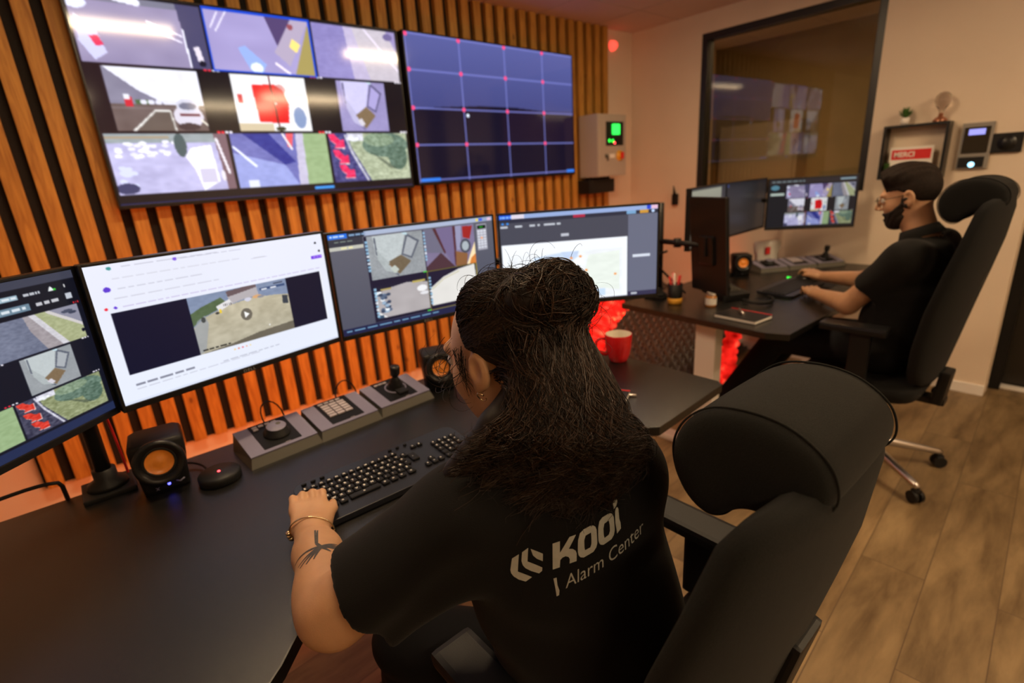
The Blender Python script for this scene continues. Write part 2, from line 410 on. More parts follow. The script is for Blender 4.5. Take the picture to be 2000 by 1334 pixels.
# right wall with the window opening, ends at an opening to a dark doorway
Y0, Y1, Z0, Z1 = 1.13, 2.30, 1.20, 2.335; T = .12
m_ = MB(); x = WB + T / 2
m_.box((x, (.355 + WA) / 2, Z0 / 2), (T, WA - .355, Z0)); m_.box((x, (.355 + WA) / 2, (Z1 + 2.5) / 2), (T, WA - .355, 2.5 - Z1))
m_.box((x, (.355 + Y0) / 2, (Z0 + Z1) / 2), (T, Y0 - .355, Z1 - Z0)); m_.box((x, (Y1 + WA) / 2, (Z0 + Z1) / 2), (T, WA - Y1, Z1 - Z0))
struct('w', m_.build('wall_right', M_wall))
m_ = MB(); m_.box((4.3, -1.4, 1.25), (.1, 2.2, 2.5)); m_.box((4.7, -.32, 1.25), (.9, .06, 2.5)); m_.box((5.2, .3, 1.25), (.1, 1.4, 2.5)); struct('w', m_.build('wall_passage', M_wall))
m_ = MB(); m_.box((WB - .006, (.355 + WA) / 2, .032), (.014, WA - .355, .064), .003); struct('b', m_.build('baseboard_right', M_white))
m_ = MB(); m_.box((4.17, .1, .008), (.05, .9, .016), .003); struct('b', m_.build('trim_2', M_white))
# dark doorway: a glossy black door leaf standing in the opening
d = struct('d', MB().box((4.24, .06, 1.05), (.045, .80, 2.08), .004).build('door_1', mat('dark_door', (0.022, 0.018, 0.014), .35)))
MB().tube([(4.20, .38, 1.02), (4.15, .38, 1.02), (4.15, .27, 1.02)], .009, 8).build('door_handle', M_chrome, d)
MB().box((4.14, .33, 1.05), (.06, .05, 2.12)).build('door_frame', M_blacks, d)
# window
win = struct('win', MB().box((WB + .055, (Y0 + Y1) / 2, Z1 - .022), (.10, Y1 - Y0, .044), .003).box((WB + .055, (Y0 + Y1) / 2, Z0 + .022), (.10, Y1 - Y0, .044), .003)
    .box((WB + .055, Y0 + .022, (Z0 + Z1) / 2), (.102, .044, Z1 - Z0), .003).box((WB + .055, Y1 - .022, (Z0 + Z1) / 2), (.102, .044, Z1 - Z0), .003).build('window_1', mat('black_window_frame', (.012, .012, .012), .4)))
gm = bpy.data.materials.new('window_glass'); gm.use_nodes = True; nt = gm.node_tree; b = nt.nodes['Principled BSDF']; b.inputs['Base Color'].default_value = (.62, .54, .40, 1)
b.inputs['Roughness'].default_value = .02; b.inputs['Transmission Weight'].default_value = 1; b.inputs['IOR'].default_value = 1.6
MB().box((WB + .05, (Y0 + Y1) / 2, (Z0 + Z1) / 2), (.008, Y1 - Y0 - .08, Z1 - Z0 - .08)).build('window_glass', gm, win)
# room seen dimly behind the glass
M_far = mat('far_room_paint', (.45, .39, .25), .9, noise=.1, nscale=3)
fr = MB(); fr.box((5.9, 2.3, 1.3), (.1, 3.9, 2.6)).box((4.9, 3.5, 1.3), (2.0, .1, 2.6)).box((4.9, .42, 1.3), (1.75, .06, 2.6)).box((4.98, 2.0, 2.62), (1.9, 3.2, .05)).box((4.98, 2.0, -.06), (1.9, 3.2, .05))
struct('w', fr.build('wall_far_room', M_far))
area('far_room_fill', (4.22, 1.75, 2.43), .22, 1.2, 15, (1, .72, .42), (0, 0, -1))  # unseen fill lamp, added to brighten the view through the window
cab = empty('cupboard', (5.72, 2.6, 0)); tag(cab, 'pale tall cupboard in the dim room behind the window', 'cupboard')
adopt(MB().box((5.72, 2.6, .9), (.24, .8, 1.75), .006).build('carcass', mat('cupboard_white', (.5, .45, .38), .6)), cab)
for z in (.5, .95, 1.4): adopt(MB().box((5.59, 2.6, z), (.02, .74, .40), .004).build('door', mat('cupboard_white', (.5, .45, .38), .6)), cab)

# slatted acoustic panel
P0, PER, SW = .182, .0955, .056
sp = empty('slatted_panel', (1.66, WA, 0)); tag(sp, 'wide slatted pine and black felt panel covering the back wall', 'wall panel')
x0 = P0 - 5 * PER - .012; x1 = P0 + 35 * PER + SW + .03
adopt(MB().box(((x0 + x1) / 2, WA - .008, (.25 + CZ) / 2), (x1 - x0, .016, CZ - .25)).build('backing', M_felt), sp)
for k in range(-5, 36):
    xa = P0 + k * PER
    adopt(MB().box((xa + SW / 2, WA - .016 - .017, (.25 + CZ) / 2), (SW, .034, CZ - .252), .003).build('batten', M_wood), sp)

# ceiling fixtures
for i, (lx, ly, ll, e) in enumerate(LAMPS):
    f = empty('ceiling_light', (lx, ly, CZ))
    tag(f, ['slim linear ceiling lamp over the near desk, left of the two by the televisions', 'slim linear ceiling lamp in front of the televisions, nearer the window',
            'slim linear ceiling lamp above the seated man with the beard', 'slim linear ceiling lamp behind the camera on the left', 'slim linear ceiling lamp behind the camera on the right'][i], 'ceiling lamp', 'linear ceiling lamps')
    MB().box((0, 0, -.015), (ll + .04, .14, .03), .004).build('housing', M_white, f)
    MB().box((0, 0, -.045), (ll, .08, .035), .008).build('diffuser', M_white_l, f)
f = empty('downlight', (3.55, -.12, CZ)); tag(f, 'round recessed downlight behind the bearded man', 'ceiling lamp')
MB().lathe([(.0, -.012), (.055, -.012), (.055, -.004)], n=24).build('diffuser', emis('downlight_glow', (.8, .85, 1), 12), f)
MB().lathe([(.055, -.004), (.056, -.014), (.075, -.012), (.078, 0)], n=24).build('ring', M_white, f)

# ------------------------------------------------------------------ painter for screens
def lin(c):
    c = np.asarray(c, float) / 255.; return np.where(c <= .04045, c / 12.92, ((c + .055) / 1.055) ** 2.4)
class Pic:
    def __init__(s, W, H, bg=(10, 12, 20)):
        s.W, s.H = W, H; s.a = np.zeros((H, W, 3)); s.a[:] = bg; s.win = (0, 0, 1, 1)
        yy, xx = np.mgrid[0:H, 0:W]; s.X = (xx + .5) / W; s.Y = (yy + .5) / H
    def sub(s, u0, v0, u1, v1): s.win = (u0, v0, u1, v1); s.u = (s.X - u0) / (u1 - u0); s.v = (s.Y - v0) / (v1 - v0); s.m = (s.u >= 0) & (s.u < 1) & (s.v >= 0) & (s.v < 1); return s
    def put(s, mask, col, al=1.0):
        k = (mask & s.m); s.a[k] = s.a[k] * (1 - al) + np.array(col) * al; return s
    def rect(s, a, b, c, d, col, al=1.): return s.put((s.u >= a) & (s.u < c) & (s.v >= b) & (s.v < d), col, al)
    def fill(s, col): return s.put(s.m, col)
    def poly(s, pts, col, al=1.):
        x, y = s.u, s.v; ins = np.zeros(x.shape, bool); n = len(pts)
        for i in range(n):
            (xa, ya), (xb, yb) = pts[i], pts[(i + 1) % n]
            if ya == yb: continue
            c = ((ya > y) != (yb > y)) & (x < (xb - xa) * (y - ya) / (yb - ya) + xa); ins ^= c
        return s.put(ins, col, al)
    def ell(s, cx, cy, rx, ry, col, al=1.): return s.put(((s.u - cx) / rx) ** 2 + ((s.v - cy) / ry) ** 2 < 1, col, al)
    def line(s, pts, w, col, al=1.):
        asp = (s.win[3] - s.win[1]) * s.H / ((s.win[2] - s.win[0]) * s.W); mk = np.zeros(s.u.shape, bool)
        for (xa, ya), (xb, yb) in zip(pts, pts[1:]):
            dx, dy = xb - xa, (yb - ya) * asp; px, py = s.u - xa, (s.v - ya) * asp
            t = np.clip((px * dx + py * dy) / (dx * dx + dy * dy + 1e-9), 0, 1); mk |= ((px - t * dx) ** 2 + (py - t * dy) ** 2) < w * w
        return s.put(mk, col, al)
    def grad(s, top, bot):
        k = s.m; t = s.v[k][:, None]; s.a[k] = np.array(top) * (1 - t) + np.array(bot) * t; return s
    def noise(s, amt, cells=14, seed=0):
        r = np.random.RandomState(seed); g = r.rand(cells + 2, cells + 2); k = s.m
        x = s.u[k] * cells; y = s.v[k] * cells; i = x.astype(int); j = y.astype(int); fx = x - i; fy = y - j
        n = g[j, i] * (1 - fx) * (1 - fy) + g[j, i + 1] * fx * (1 - fy) + g[j + 1, i] * (1 - fx) * fy + g[j + 1, i + 1] * fx * fy
        s.a[k] = np.clip(s.a[k] + (n[:, None] - .5) * 2 * amt, 0, 255); return s
    def speck(s, amt, seed=0):
        r = np.random.RandomState(seed); k = s.m; s.a[k] = np.clip(s.a[k] + r.randn(k.sum(), 1) * amt, 0, 255); return s
    def words(s, x, y, h, n, col, seed=0, w=.03, al=.8):
        r = random.Random(seed)
        for i in range(n):
            ww = w * (.5 + r.random()); s.rect(x, y, x + ww, y + h, col, al); x += ww + w * .25
        return s
def cell(p, kind, win, violet=0.0):
    """one camera picture of the alarm centre wall"""
    p.sub(*win)
    if kind == 'lot':
        p.fill((150, 140, 175)).noise(8, 6, 1); p.rect(0, 0, 1, .10, (120, 120, 140)); p.line([(.35, .02), (.5, .06)], .03, (235, 235, 250))
        p.poly([(.80, .0), (1, 0), (1, 1), (.84, 1)], (72, 70, 105)); p.line([(.55, .33), (.80, .5)], .008, (235, 230, 250)); p.line([(.53, .40), (.79, .6)], .008, (235, 230, 250)); p.line([(.82, .4), (.83, .98)], .008, (240, 240, 255))
        p.poly([(.03, .3), (.16, .55), (.2, .85), (.1, .97), (.02, .7)], (205, 205, 240)); p.poly([(.10, .62), (.16, .6), (.19, .74), (.13, .76)], (225, 40, 90)); p.ell(.06, .15, .08, .09, (225, 230, 250))
        p.poly([(.88, .66), (.93, .64), (.95, .88), (.90, .9)], (230, 220, 235)); p.ell(.93, .92, .03, .05, (20, 20, 40))
    elif kind == 'yard':
        p.fill((165, 155, 205)).noise(8, 5, 2); p.poly([(.55, 0), (.92, 0), (.66, .62)], (82, 66, 110)); p.poly([(.82, .0), (1, 0), (.74, .85), (.6, .62)], (178, 165, 190))
        p.poly([(.98, .1), (1, .1), (1, 1), (.78, 1)], (165, 150, 90)); p.poly([(.80, .35), (.88, .45), (.83, .6), (.76, .5)], (250, 225, 130))
        p.poly([(.25, .6), (.32, .55), (.5, .85), (.45, 1), (.34, .98)], (150, 175, 235)); p.ell(.4, .92, .06, .09, (235, 245, 255)); p.line([(.6, .82), (.72, .98)], .012, (245, 235, 245))
        p.line([(.08, .35), (.2, .02)], .006, (240, 235, 250)); p.line([(.04, .3), (.12, .05)], .006, (240, 235, 250)); p.ell(.8, .15, .03, .05, (150, 80, 90))
    elif kind == 'path':
        p.fill((140, 132, 190)).noise(6, 5, 3); p.poly([(.36, 0), (.46, 0), (.62, 1), (.42, 1)], (188, 178, 210)); p.poly([(.46, 0), (.95, .0), (1, .15), (1, 1), (.62, 1)], (196, 188, 200)); p.noise(6, 30, 5)
        p.poly([(.88, .0), (1, .0), (1, .45)], (150, 140, 190)); p.ell(.9, .12, .06, .07, (110, 100, 150)); p.line([(.6, 0), (1, .8)], .01, (235, 225, 245))
    elif kind == 'path_m':
        p.fill((112, 118, 140)).noise(8, 6, 3); p.poly([(.37, 0), (.46, 0), (.72, 1), (.52, 1), (.40, .4)], (158, 150, 155)); p.poly([(.43, 0), (.5, 0), (.8, 1), (.70, 1)], (205, 203, 210)); p.poly([(.5, .0), (.66, 0), (1, .55), (1, 1), (.78, 1)], (166, 172, 132)); p.noise(12, 34, 4)
        p.poly([(.62, 0), (1, 0), (1, .52)], (140, 140, 158)); p.line([(.64, .02), (1, .6)], .018, (205, 200, 200)); p.ell(.86, .14, .07, .05, (70, 75, 95)); p.ell(.92, .2, .05, .04, (60, 65, 85)); p.line([(.0, .15), (.03, .28)], .006, (225, 228, 240)); p.ell(.98, .78, .02, .05, (20, 20, 35))
    elif kind == 'car':
        p.fill((232, 232, 245)); p.poly([(0, .0), (.0, .6), (.62, .6), (.30, .35)], (132, 128, 150)); p.rect(0, .58, 1, 1, (108, 92, 90)); p.rect(.0, .62, 1, .66, (120, 105, 105)); p.rect(.25, .5, .42, .58, (80, 105, 70)); p.noise(8, 10, 6)
        for i in range(6): p.ell(.34 + .08 * i, .54, .035, .04, (225, 225, 240))
        p.rect(.14, .46, .22, .62, (205, 45, 60)); p.rect(.14, .42, .2, .5, (230, 230, 240)); p.line([(.17, 1), (.44, .68), (.6, .68), (.62, 1)], .012, (230, 228, 225)); p.poly([(.44, .68), (.6, .68), (.62, 1), (.2, 1)], (96, 86, 78), .6)
        p.ell(.80, .76, .17, .19, (215, 210, 225)); p.ell(.81, .58, .13, .11, (205, 205, 222)); p.ell(.81, .59, .10, .06, (110, 112, 135)); p.rect(.70, .71, .93, .76, (110, 55, 65)); p.ell(.78, .93, .13, .06, (70, 55, 58)); p.line([(.94, .82), (1, .9)], .01, (240, 235, 220))
    elif kind == 'doors':
        p.fill((238, 238, 240)).noise(12, 6, 7); p.poly([(.25, .18), (.55, .15), (.66, .25), (.72, .5), (.68, .85), (.28, .84)], (222, 10, 25)); p.line([(.50, .02), (.53, .9)], .010, (80, 5, 15)); p.ell(.54, .5, .015, .025, (240, 200, 200))
        p.rect(.0, .86, .45, 1, (205, 190, 160)); p.rect(.05, .35, .1, .5, (200, 50, 60)); p.ell(.85, .75, .09, .2, (130, 150, 190)); p.rect(.8, .3, .95, .45, (190, 205, 200)); p.ell(.55, .96, .07, .04, (60, 60, 40)); p.ell(.62, .25, .08, .1, (180, 60, 60), .5)
    elif kind in ('room', 'room_m'):
        base = (150, 142, 190) if kind == 'room' else (150, 155, 160)
        p.fill(base).noise(7, 5, 8); L = (200, 196, 235) if kind == 'room' else (188, 196, 198); D = (95, 90, 130) if kind == 'room' else (92, 98, 112)
        p.poly([(.1, 0), (.68, 0), (.55, .55), (.32, .66), (.12, .45)], L); p.line([(.13, .05), (.14, .42), (.30, .74), (.47, .96)], .014, D); p.poly([(.14, .3), (.34, .66), (.46, .93), (.26, .82), (.15, .55)], tuple(int(c * .92) for c in L))
        p.poly([(.32, .68), (.56, .5), (.74, .68), (.50, .95)], (125, 105, 80)); p.noise(4, 40, 3)
        p.poly([(.34, .78), (.43, .74), (.5, .86), (.42, .9)], (210, 205, 215)); p.poly([(.70, .02), (.93, .22), (.76, .62), (.57, .50)], D); p.poly([(.715, .09), (.88, .24), (.745, .57), (.605, .48)], tuple(int(c * 1.12) for c in base)); p.line([(.64, 0), (.70, .03)], .02, (190, 215, 225))
    elif kind == 'cars':
        p.fill((185, 182, 222)).noise(10, 6, 9); p.rect(0, 0, 1, .16, (150, 160, 165)); p.noise(10, 20, 3); p.rect(.0, .05, .5, .08, (165, 150, 130))
        r = random.Random(4)
        for i in range(26): p.ell(.04 + r.random() * .5, .14 + r.random() * .25, .03, .03, (225 + r.randint(0, 25),) * 2 + (250,))
        for i in range(14): p.ell(.04 + r.random() * .12, .55 + r.random() * .35, .03, .035, (210, 215, 245))
        p.ell(.08, .9, .09, .09, (60, 62, 100)); p.ell(.58, .2, .05, .2, (75, 92, 95)); p.poly([(.60, .4), (.66, .25), (.84, .2), (.86, .85), (.70, 1), (.66, .62)], (246, 246, 250)); p.rect(.70, .62, .84, .86, (205, 200, 225)); p.poly([(.88, 0), (1, 0), (1, 1), (.92, 1)], (120, 95, 105)); p.line([(.9, .1), (.96, .7)], .012, (235, 230, 240)); p.ell(.9, .75, .02, .1, (230, 225, 235))
    elif kind == 'road':
        p.fill((108, 112, 180)).noise(6, 5, 11); p.poly([(.12, 0), (.38, 0), (.62, .55), (.50, .6)], (42, 52, 140)); p.poly([(0, .35), (.5, .6), (.62, 1), (0, 1)], (150, 160, 220)); p.line([(.02, .25), (.2, .6)], .012, (235, 240, 255)); p.poly([(.56, 0), (.64, 0), (.60, .3), (.56, .25)], (235, 90, 100)); p.line([(.52, 0), (.6, .3)], .01, (250, 240, 240))
        p.poly([(.66, 0), (.74, 0), (.72, 1), (.62, 1)], (195, 190, 215)); p.poly([(.74, 0), (1, 0), (1, 1), (.72, 1)], (150, 175, 130)); p.noise(8, 24, 2); p.rect(.1, .86, .2, 1, (220, 225, 240))
    elif kind in ('lawn', 'lawn_m'):
        G = (168, 178, 150) if kind == 'lawn' else (142, 150, 112)
        p.fill(G).noise(10, 20, 12); p.poly([(0, 0), (.22, 0), (.26, .3), (.46, 1), (0, 1)], (70, 70, 125) if kind == 'lawn' else (66, 66, 88)); p.line([(.2, .05), (.26, .4), (.42, 1)], .012, (195, 195, 210))
        for a in ((.0, .02), (.03, .34), (.08, .64)):
            x, y = a; pts = [(x, y), (x + .07, y + .0), (x + .13, y + .12), (x + .175, y + .11), (x + .175, y + .28), (x + .05, y + .27), (x + .08, y + .21), (x + .02, y + .12)]; p.poly([(q[0] * 1.0 + .004, q[1] + .018) for q in pts], (242, 225, 222)); p.poly(pts, (214, 62, 50) if kind == 'lawn_m' else (235, 50, 100))
        p.rect(.22, 0, .42, .16, (215, 215, 228)); p.ell(.3, .12, .06, .05, (235, 238, 245))
        p.ell(.70, .25, .30, .26, (98, 122, 108)); p.ell(.85, .5, .13, .30, (88, 112, 98)); p.ell(.62, .14, .2, .14, (132, 152, 128)); p.noise(26, 38, 13); p.poly([(.45, .32), (.55, .45), (.85, .8), (.72, .74)], (60, 72, 62), .6)
    elif kind == 'tools':
        p.fill((185, 198, 200)).noise(10, 6, 14); p.ell(.85, .55, .08, .3, (62, 66, 74)); p.line([(.6, .3), (.98, .55)], .02, (40, 48, 52)); p.line([(.7, .9), (1, .85)], .02, (50, 70, 66)); p.rect(.9, .6, 1, .85, (215, 225, 222))
def wallgrid(p, u0, v0, u1, v1, variant=''):
    names = [['lot', 'yard', 'path' + variant], ['car', 'doors', 'room' + variant], ['cars', 'road', 'lawn' + variant]]
    du = (u1 - u0) / 3; dv = (v1 - v0) / 3; g = .004
    for j in range(3):
        for i in range(3):
            a = u0 + i * du + g; b = v0 + j * dv + g * 1.6; c = u0 + (i + 1) * du - g; d = v0 + (j + 1) * dv - g * 1.6
            if j == 1: a += du * .12; c -= du * .14 if i != 2 else du * .22
            if j == 1 and i == 2: a += du * .06
            cell(p, names[j][i], (a, b, c, d))
    p.sub(u0, v0, u1, v1)
    for i, j in ((1, 1), (2, 1), (1, 2), (2, 2), (3, 1), (3, 2)):
        for q in range(4): p.rect(i / 3 - .028 + q * .012, j / 3 - .006, i / 3 - .020 + q * .012, j / 3 + .006, (235, 40, 60) if q < 2 and i != 3 else (235, 230, 240))
    return p

def screen_obj(name, p, w, h, parent, m, loc=(0, 0, 0)):
    """flat display lying in the parent's local XZ plane, facing -Y"""
    W, H = p.W, p.H; a = p.a
    xs = (np.arange(W + 1) / W - .5) * w; zs = (.5 - np.arange(H + 1) / H) * h
    X, Z = np.meshgrid(xs, zs); V = np.stack([X, np.zeros_like(X), Z], -1).reshape(-1, 3)
    i = np.arange(W * H); r = i // W; c = i % W; v0 = r * (W + 1) + c
    Q = np.stack([v0, v0 + W + 1, v0 + W + 2, v0 + 1], 1); me = np_mesh(name, V, Q)
    me.polygons.foreach_set('use_smooth', np.zeros(len(Q), bool))
    col = me.attributes.new('picture', 'FLOAT_COLOR', 'POINT')
    pad = np.pad(a, ((1, 1), (1, 1), (0, 0)), mode='edge'); vc = (pad[:-1, :-1] + pad[1:, :-1] + pad[:-1, 1:] + pad[1:, 1:]) / 4
    rgba = np.concatenate([lin(vc), np.ones(vc.shape[:2] + (1,))], -1).astype(np.float32); col.data.foreach_set('color', rgba.ravel())
    o = link(name, me, m, parent); o.location = loc; return o
# ------------------------------------------------------------------ televisions
M_tv = screen_mat('television_picture', 1.25, .09); M_scr = screen_mat('monitor_picture', 1.08, .30); M_scr2 = screen_mat('dim_monitor_picture', .8, .30)
def display(name, label, cat, w, h, pic, m, loc, rz, depth=.05, bez=.010, chin=.018, rx=0, logo=None, hump=True):
    r = empty(name, loc, rot=(rx, 0, rz)); tag(r, label, cat)
    H = h + bez + chin; hc = (bez - chin) / 2
    hb = MB(); hb.box((0, depth / 2 + .004, hc), (w + 2 * bez, depth, H), .004)
    for sx in (-1, 1): hb.box((sx * (w / 2 + bez / 2), .002, hc), (bez, .012, H), .002)
    hb.box((0, .002, h / 2 + bez / 2), (w, .012, bez), .002).box((0, .002, -h / 2 - chin / 2), (w, .012, chin), .002)
    if hump: hb.box((0, depth + .02, 0), (w * .45, .04, h * .5), .012)
    hb.build('housing', M_blacks, r)
    screen_obj('screen', pic, w, h, r, m, (0, .0, 0))
    if logo:
        me = text_mesh(logo, .011, 1.2, .0004, 'CENTER', spacing=1.2); lg = link('logo', me, mat('logo_grey', (.25, .25, .25), .4), r)
        lg.rotation_euler = (math.pi / 2, 0, 0); lg.location = (0, -.0048, -h / 2 - chin * .78)
    return r
P = Pic(420, 236, (14, 13, 22)); P.sub(0, 0, 1, 1).fill((14, 13, 22)); P.ell(.0, .55, .25, .3, (50, 25, 32), .5)
wallgrid(P, .0, .0, 1, .955); P.sub(0, 0, 1, 1)
for a, b, c, d in ((.333, 0, .339, .318), (.660, 0, .666, .318), (.333, 0, .666, .012), (.333, .31, .666, .318)): P.rect(a, b, c, d, (20, 70, 205))
P.rect(.59, .965, .665, .985, (60, 150, 235)); P.rect(0, .99, 1, 1, (25, 30, 70))
display('television', 'large television showing a nine picture camera grid, left of the two on slats', 'television', 1.43, .805, P, M_tv, (.957, 2.815, 1.822), .0, depth=.05, bez=.008, chin=.016)
P = Pic(420, 236, (8, 8, 26)); P.sub(0, 0, 1, 1).grad((84, 90, 150), (40, 44, 92))
P.poly([(0, .50), (.12, .475), (.35, .455), (.6, .455), (.85, .48), (1, .50), (1, 1), (0, 1)], (12, 11, 34)); P.put((P.v > .47) & (P.u > .5) & (P.v < .75), (30, 14, 38), .5); P.put((P.v > .72), (9, 9, 32), .8)
for y in (.005, .235, .485, .735, .985): P.line([(0, y), (1, y)], .004, (112, 118, 190), .85)
for x in (.004, .27, .53, .78): P.line([(x, 0), (x, 1)], .004, (112, 118, 190), .85)
for y in (.012, .235, .485, .735):
    for x in (.008, .27, .53, .78): P.ell(x, y, .0095, .015, (250, 75, 130))
P.ell(.29, .525, .008, .014, (225, 240, 255)); P.rect(.01, .972, .11, .995, (45, 120, 225)); P.rect(.94, .972, 1, .995, (45, 120, 225))
display('television', 'large television showing a dark blue grid with pink dots, nearer the room corner', 'television', 1.42, .80, P, M_tv, (1.70 + .72, 2.795 + .03, 1.828), math.radians(2.4), depth=.05, bez=.008, chin=.016)

# ------------------------------------------------------------------ monitor pictures
# dark camera software with the same nine pictures
P = Pic(420, 236, (18, 20, 34)); P.sub(0, 0, 1, 1)
P.rect(0, 0, 1, .05, (62, 64, 80)); P.rect(0, .05, 1, .24, (16, 18, 30))
wallgrid(P, .02, .215, .985, .935, '_m'); P.sub(0, 0, 1, 1)
P.rect(.67, .085, .79, .115, (150, 175, 190)).words(.69, .093, .012, 4, (235, 240, 245), 1, .02); P.words(.81, .088, .02, 4, (225, 228, 235), 2, .012); P.poly([(.905, .075), (.895, .105), (.92, .105)], (230, 235, 235)); P.rect(.915, .095, .923, .108, (60, 200, 60)); P.rect(.955, .08, .959, .1, (220, 220, 220))
P.rect(.63, .15, .82, .19, (105, 130, 148)).words(.645, .162, .014, 6, (240, 245, 250), 3, .024); P.words(.84, .158, .018, 3, (235, 235, 240), 4, .03); P.rect(.40, .165, .53, .20, (42, 46, 62)).words(.43, .175, .012, 2, (190, 195, 205), 5, .03); P.poly([(.55, .15), (.545, .185), (.575, .185)], (235, 240, 240)); P.rect(.95, .14, .975, .18, (190, 195, 205))
P.rect(0, .945, 1, 1, (34, 44, 78)); P.rect(.28, .955, .36, .985, (40, 140, 215))
for q in range(3): P.rect(.97 + q * .008, .205, .974 + q * .008, .215, (230, 40, 50))
MON1 = P
# browser page with a video
P = Pic(448, 252, (236, 238, 250)); P.sub(0, 0, 1, 1).grad((232, 234, 248), (226, 232, 246)); P.noise(3, 3, 2)
P.words(.12, .025, .008, 6, (175, 175, 190), 1, .05, .5); P.ell(.08, .03, .008, .012, (70, 150, 150)); P.ell(.31, .03, .008, .012, (130, 90, 220)); P.words(.33, .028, .006, 5, (190, 190, 205), 2, .04, .6)
P.words(.08, .10, .006, 12, (200, 200, 212), 3, .035, .6); P.ell(.055, .17, .012, .018, (95, 60, 205)); P.words(.09, .17, .007, 8, (185, 185, 200), 4, .035, .6); P.words(.07, .235, .007, 7, (190, 190, 205), 5, .04, .6); P.ell(.035, .30, .006, .009, (235, 40, 60)); P.ell(.065, .30, .006, .009, (100, 60, 210))
P.words(.09, .297, .007, 24, (185, 170, 215), 6, .028, .6); P.rect(.925, .185, .985, .215, (110, 50, 225)).words(.935, .195, .008, 3, (205, 185, 250), 7, .018); P.ell(.975, .15, .006, .010, (30, 30, 40)); P.ell(.96, .075, .006, .010, (40, 40, 50)); P.ell(.66, .12, .04, .004, (200, 200, 212))
P.rect(.045, .335, .955, .90 - .11, (20, 20, 42)); P.rect(.955, .335, .962, .79, (240, 242, 250))
P.put((P.v > .335) & (P.v < .79) & (P.u > .045) & (P.u < .955) & (P.u < .5), (16, 16, 44), .3)
P.sub(.315, .335, .765, .79).grad((196, 186, 160), (176, 170, 150)).noise(10, 6, 31).noise(8, 18, 32)
P.poly([(0, 0), (1, 0), (1, .30), (.85, .26), (.6, .22), (.35, .27), (.12, .38), (0, .52)], (128, 142, 170)); P.poly([(0, .28), (.1, .2), (.3, .1), (.36, .24), (.1, .38), (0, .5)], (86, 104, 74)); P.noise(6, 30, 3)
P.poly([(.36, .02), (.67, .0), (.68, .2), (.5, .22), (.38, .26)], (178, 172, 176)); P.poly([(.36, .02), (.67, -.02), (.67, .045), (.37, .12)], (105, 88, 92)); P.poly([(.24, .24), (.38, .16), (.4, .24), (.26, .34)], (226, 224, 226)); P.rect(.26, .30, .28, .37, (235, 200, 50))
for i in range(5): P.rect(.31 + i * .018, .22, .318 + i * .018, .27, (95, 88, 88))
P.ell(.56, .24, .035, .035, (205, 205, 222)); P.ell(.66, .22, .05, .03, (215, 165, 115)); P.ell(.70, .235, .04, .022, (140, 140, 150)); P.rect(.7, .08, .98, .13, (60, 80, 120)); P.rect(.72, .1, .78, .13, (220, 222, 230)); P.rect(.82, .1, .88, .13, (225, 226, 235)); P.rect(.86, .04, .96, .055, (40, 42, 60))
P.poly([(.0, .55), (.04, .42), (.12, .35), (.14, .5), (.06, .95), (0, 1)], (150, 156, 165), .7); P.poly([(.93, .3), (.99, .32), (.985, .48), (.92, .46)], (58, 64, 74)); P.ell(.1, .42, .02, .05, (70, 72, 72)); P.ell(.24, .36, .02, .02, (60, 60, 60))
P.poly([(0, 1), (.3, .96), (.6, .88), (1, .84), (1, 1)], (82, 76, 66), .75); P.words(.03, .93, .03, 5, (30, 30, 30), 9, .05, .9)
P.ell(.515, .50, .058, .112, (104, 98, 88), .95); P.poly([(.497, .44), (.497, .56), (.545, .50)], (245, 245, 245)); P.ell(.73, .80, .008, .016, (240, 240, 240))
P.sub(0, 0, 1, 1)
for i, c in enumerate(((240, 200, 120), (230, 120, 90), (225, 60, 80), (235, 150, 110), (240, 210, 130))): P.ell(.46 + i * .018, .825, .004, .006, c)
P.words(.055, .865, .014, 5, (110, 112, 130), 11, .035, .8); P.words(.055, .90, .008, 12, (190, 192, 206), 12, .035, .7); P.words(.40, .89, .008, 8, (165, 168, 185), 13, .03, .7)
P.rect(0, .985, 1, 1, (215, 222, 240))
MON2 = P
# four camera views with a side panel
P = Pic(400, 225, (84, 84, 100)); P.sub(0, 0, 1, 1).grad((98, 98, 110), (78, 80, 96)); P.rect(0, 0, 1, .045, (150, 165, 195)); P.rect(.2, .0, .9, .045, (170, 182, 208)); P.rect(0, .0, .10, .045, (35, 110, 225)).words(.01, .015, .014, 3, (220, 235, 250), 1, .02); P.rect(.10, 0, .19, .05, (40, 44, 60)).words(.11, .015, .015, 3, (150, 190, 230), 2, .02)
P.rect(0, .05, .18, .12, (54, 56, 68)); P.words(.03, .07, .012, 3, (150, 165, 150), 3, .03); P.rect(0, .12, .18, .155, (190, 190, 180)); P.words(.06, .13, .015, 2, (240, 232, 170), 4, .04)
P.rect(.185, .06, .865, .93, (26, 24, 48))
cell(P, 'room_m', (.20, .06, .525, .495)); cell(P, 'room_m', (.20, .06, .525, .495))
P.sub(.20, .06, .525, .495); P.poly([(.33, .62), (.56, .5), (.74, .68), (.50, .95)], (112, 98, 78)); P.noise(5, 40, 3); P.poly([(.34, .78), (.43, .72), (.5, .84), (.42, .92)], (190, 198, 190))
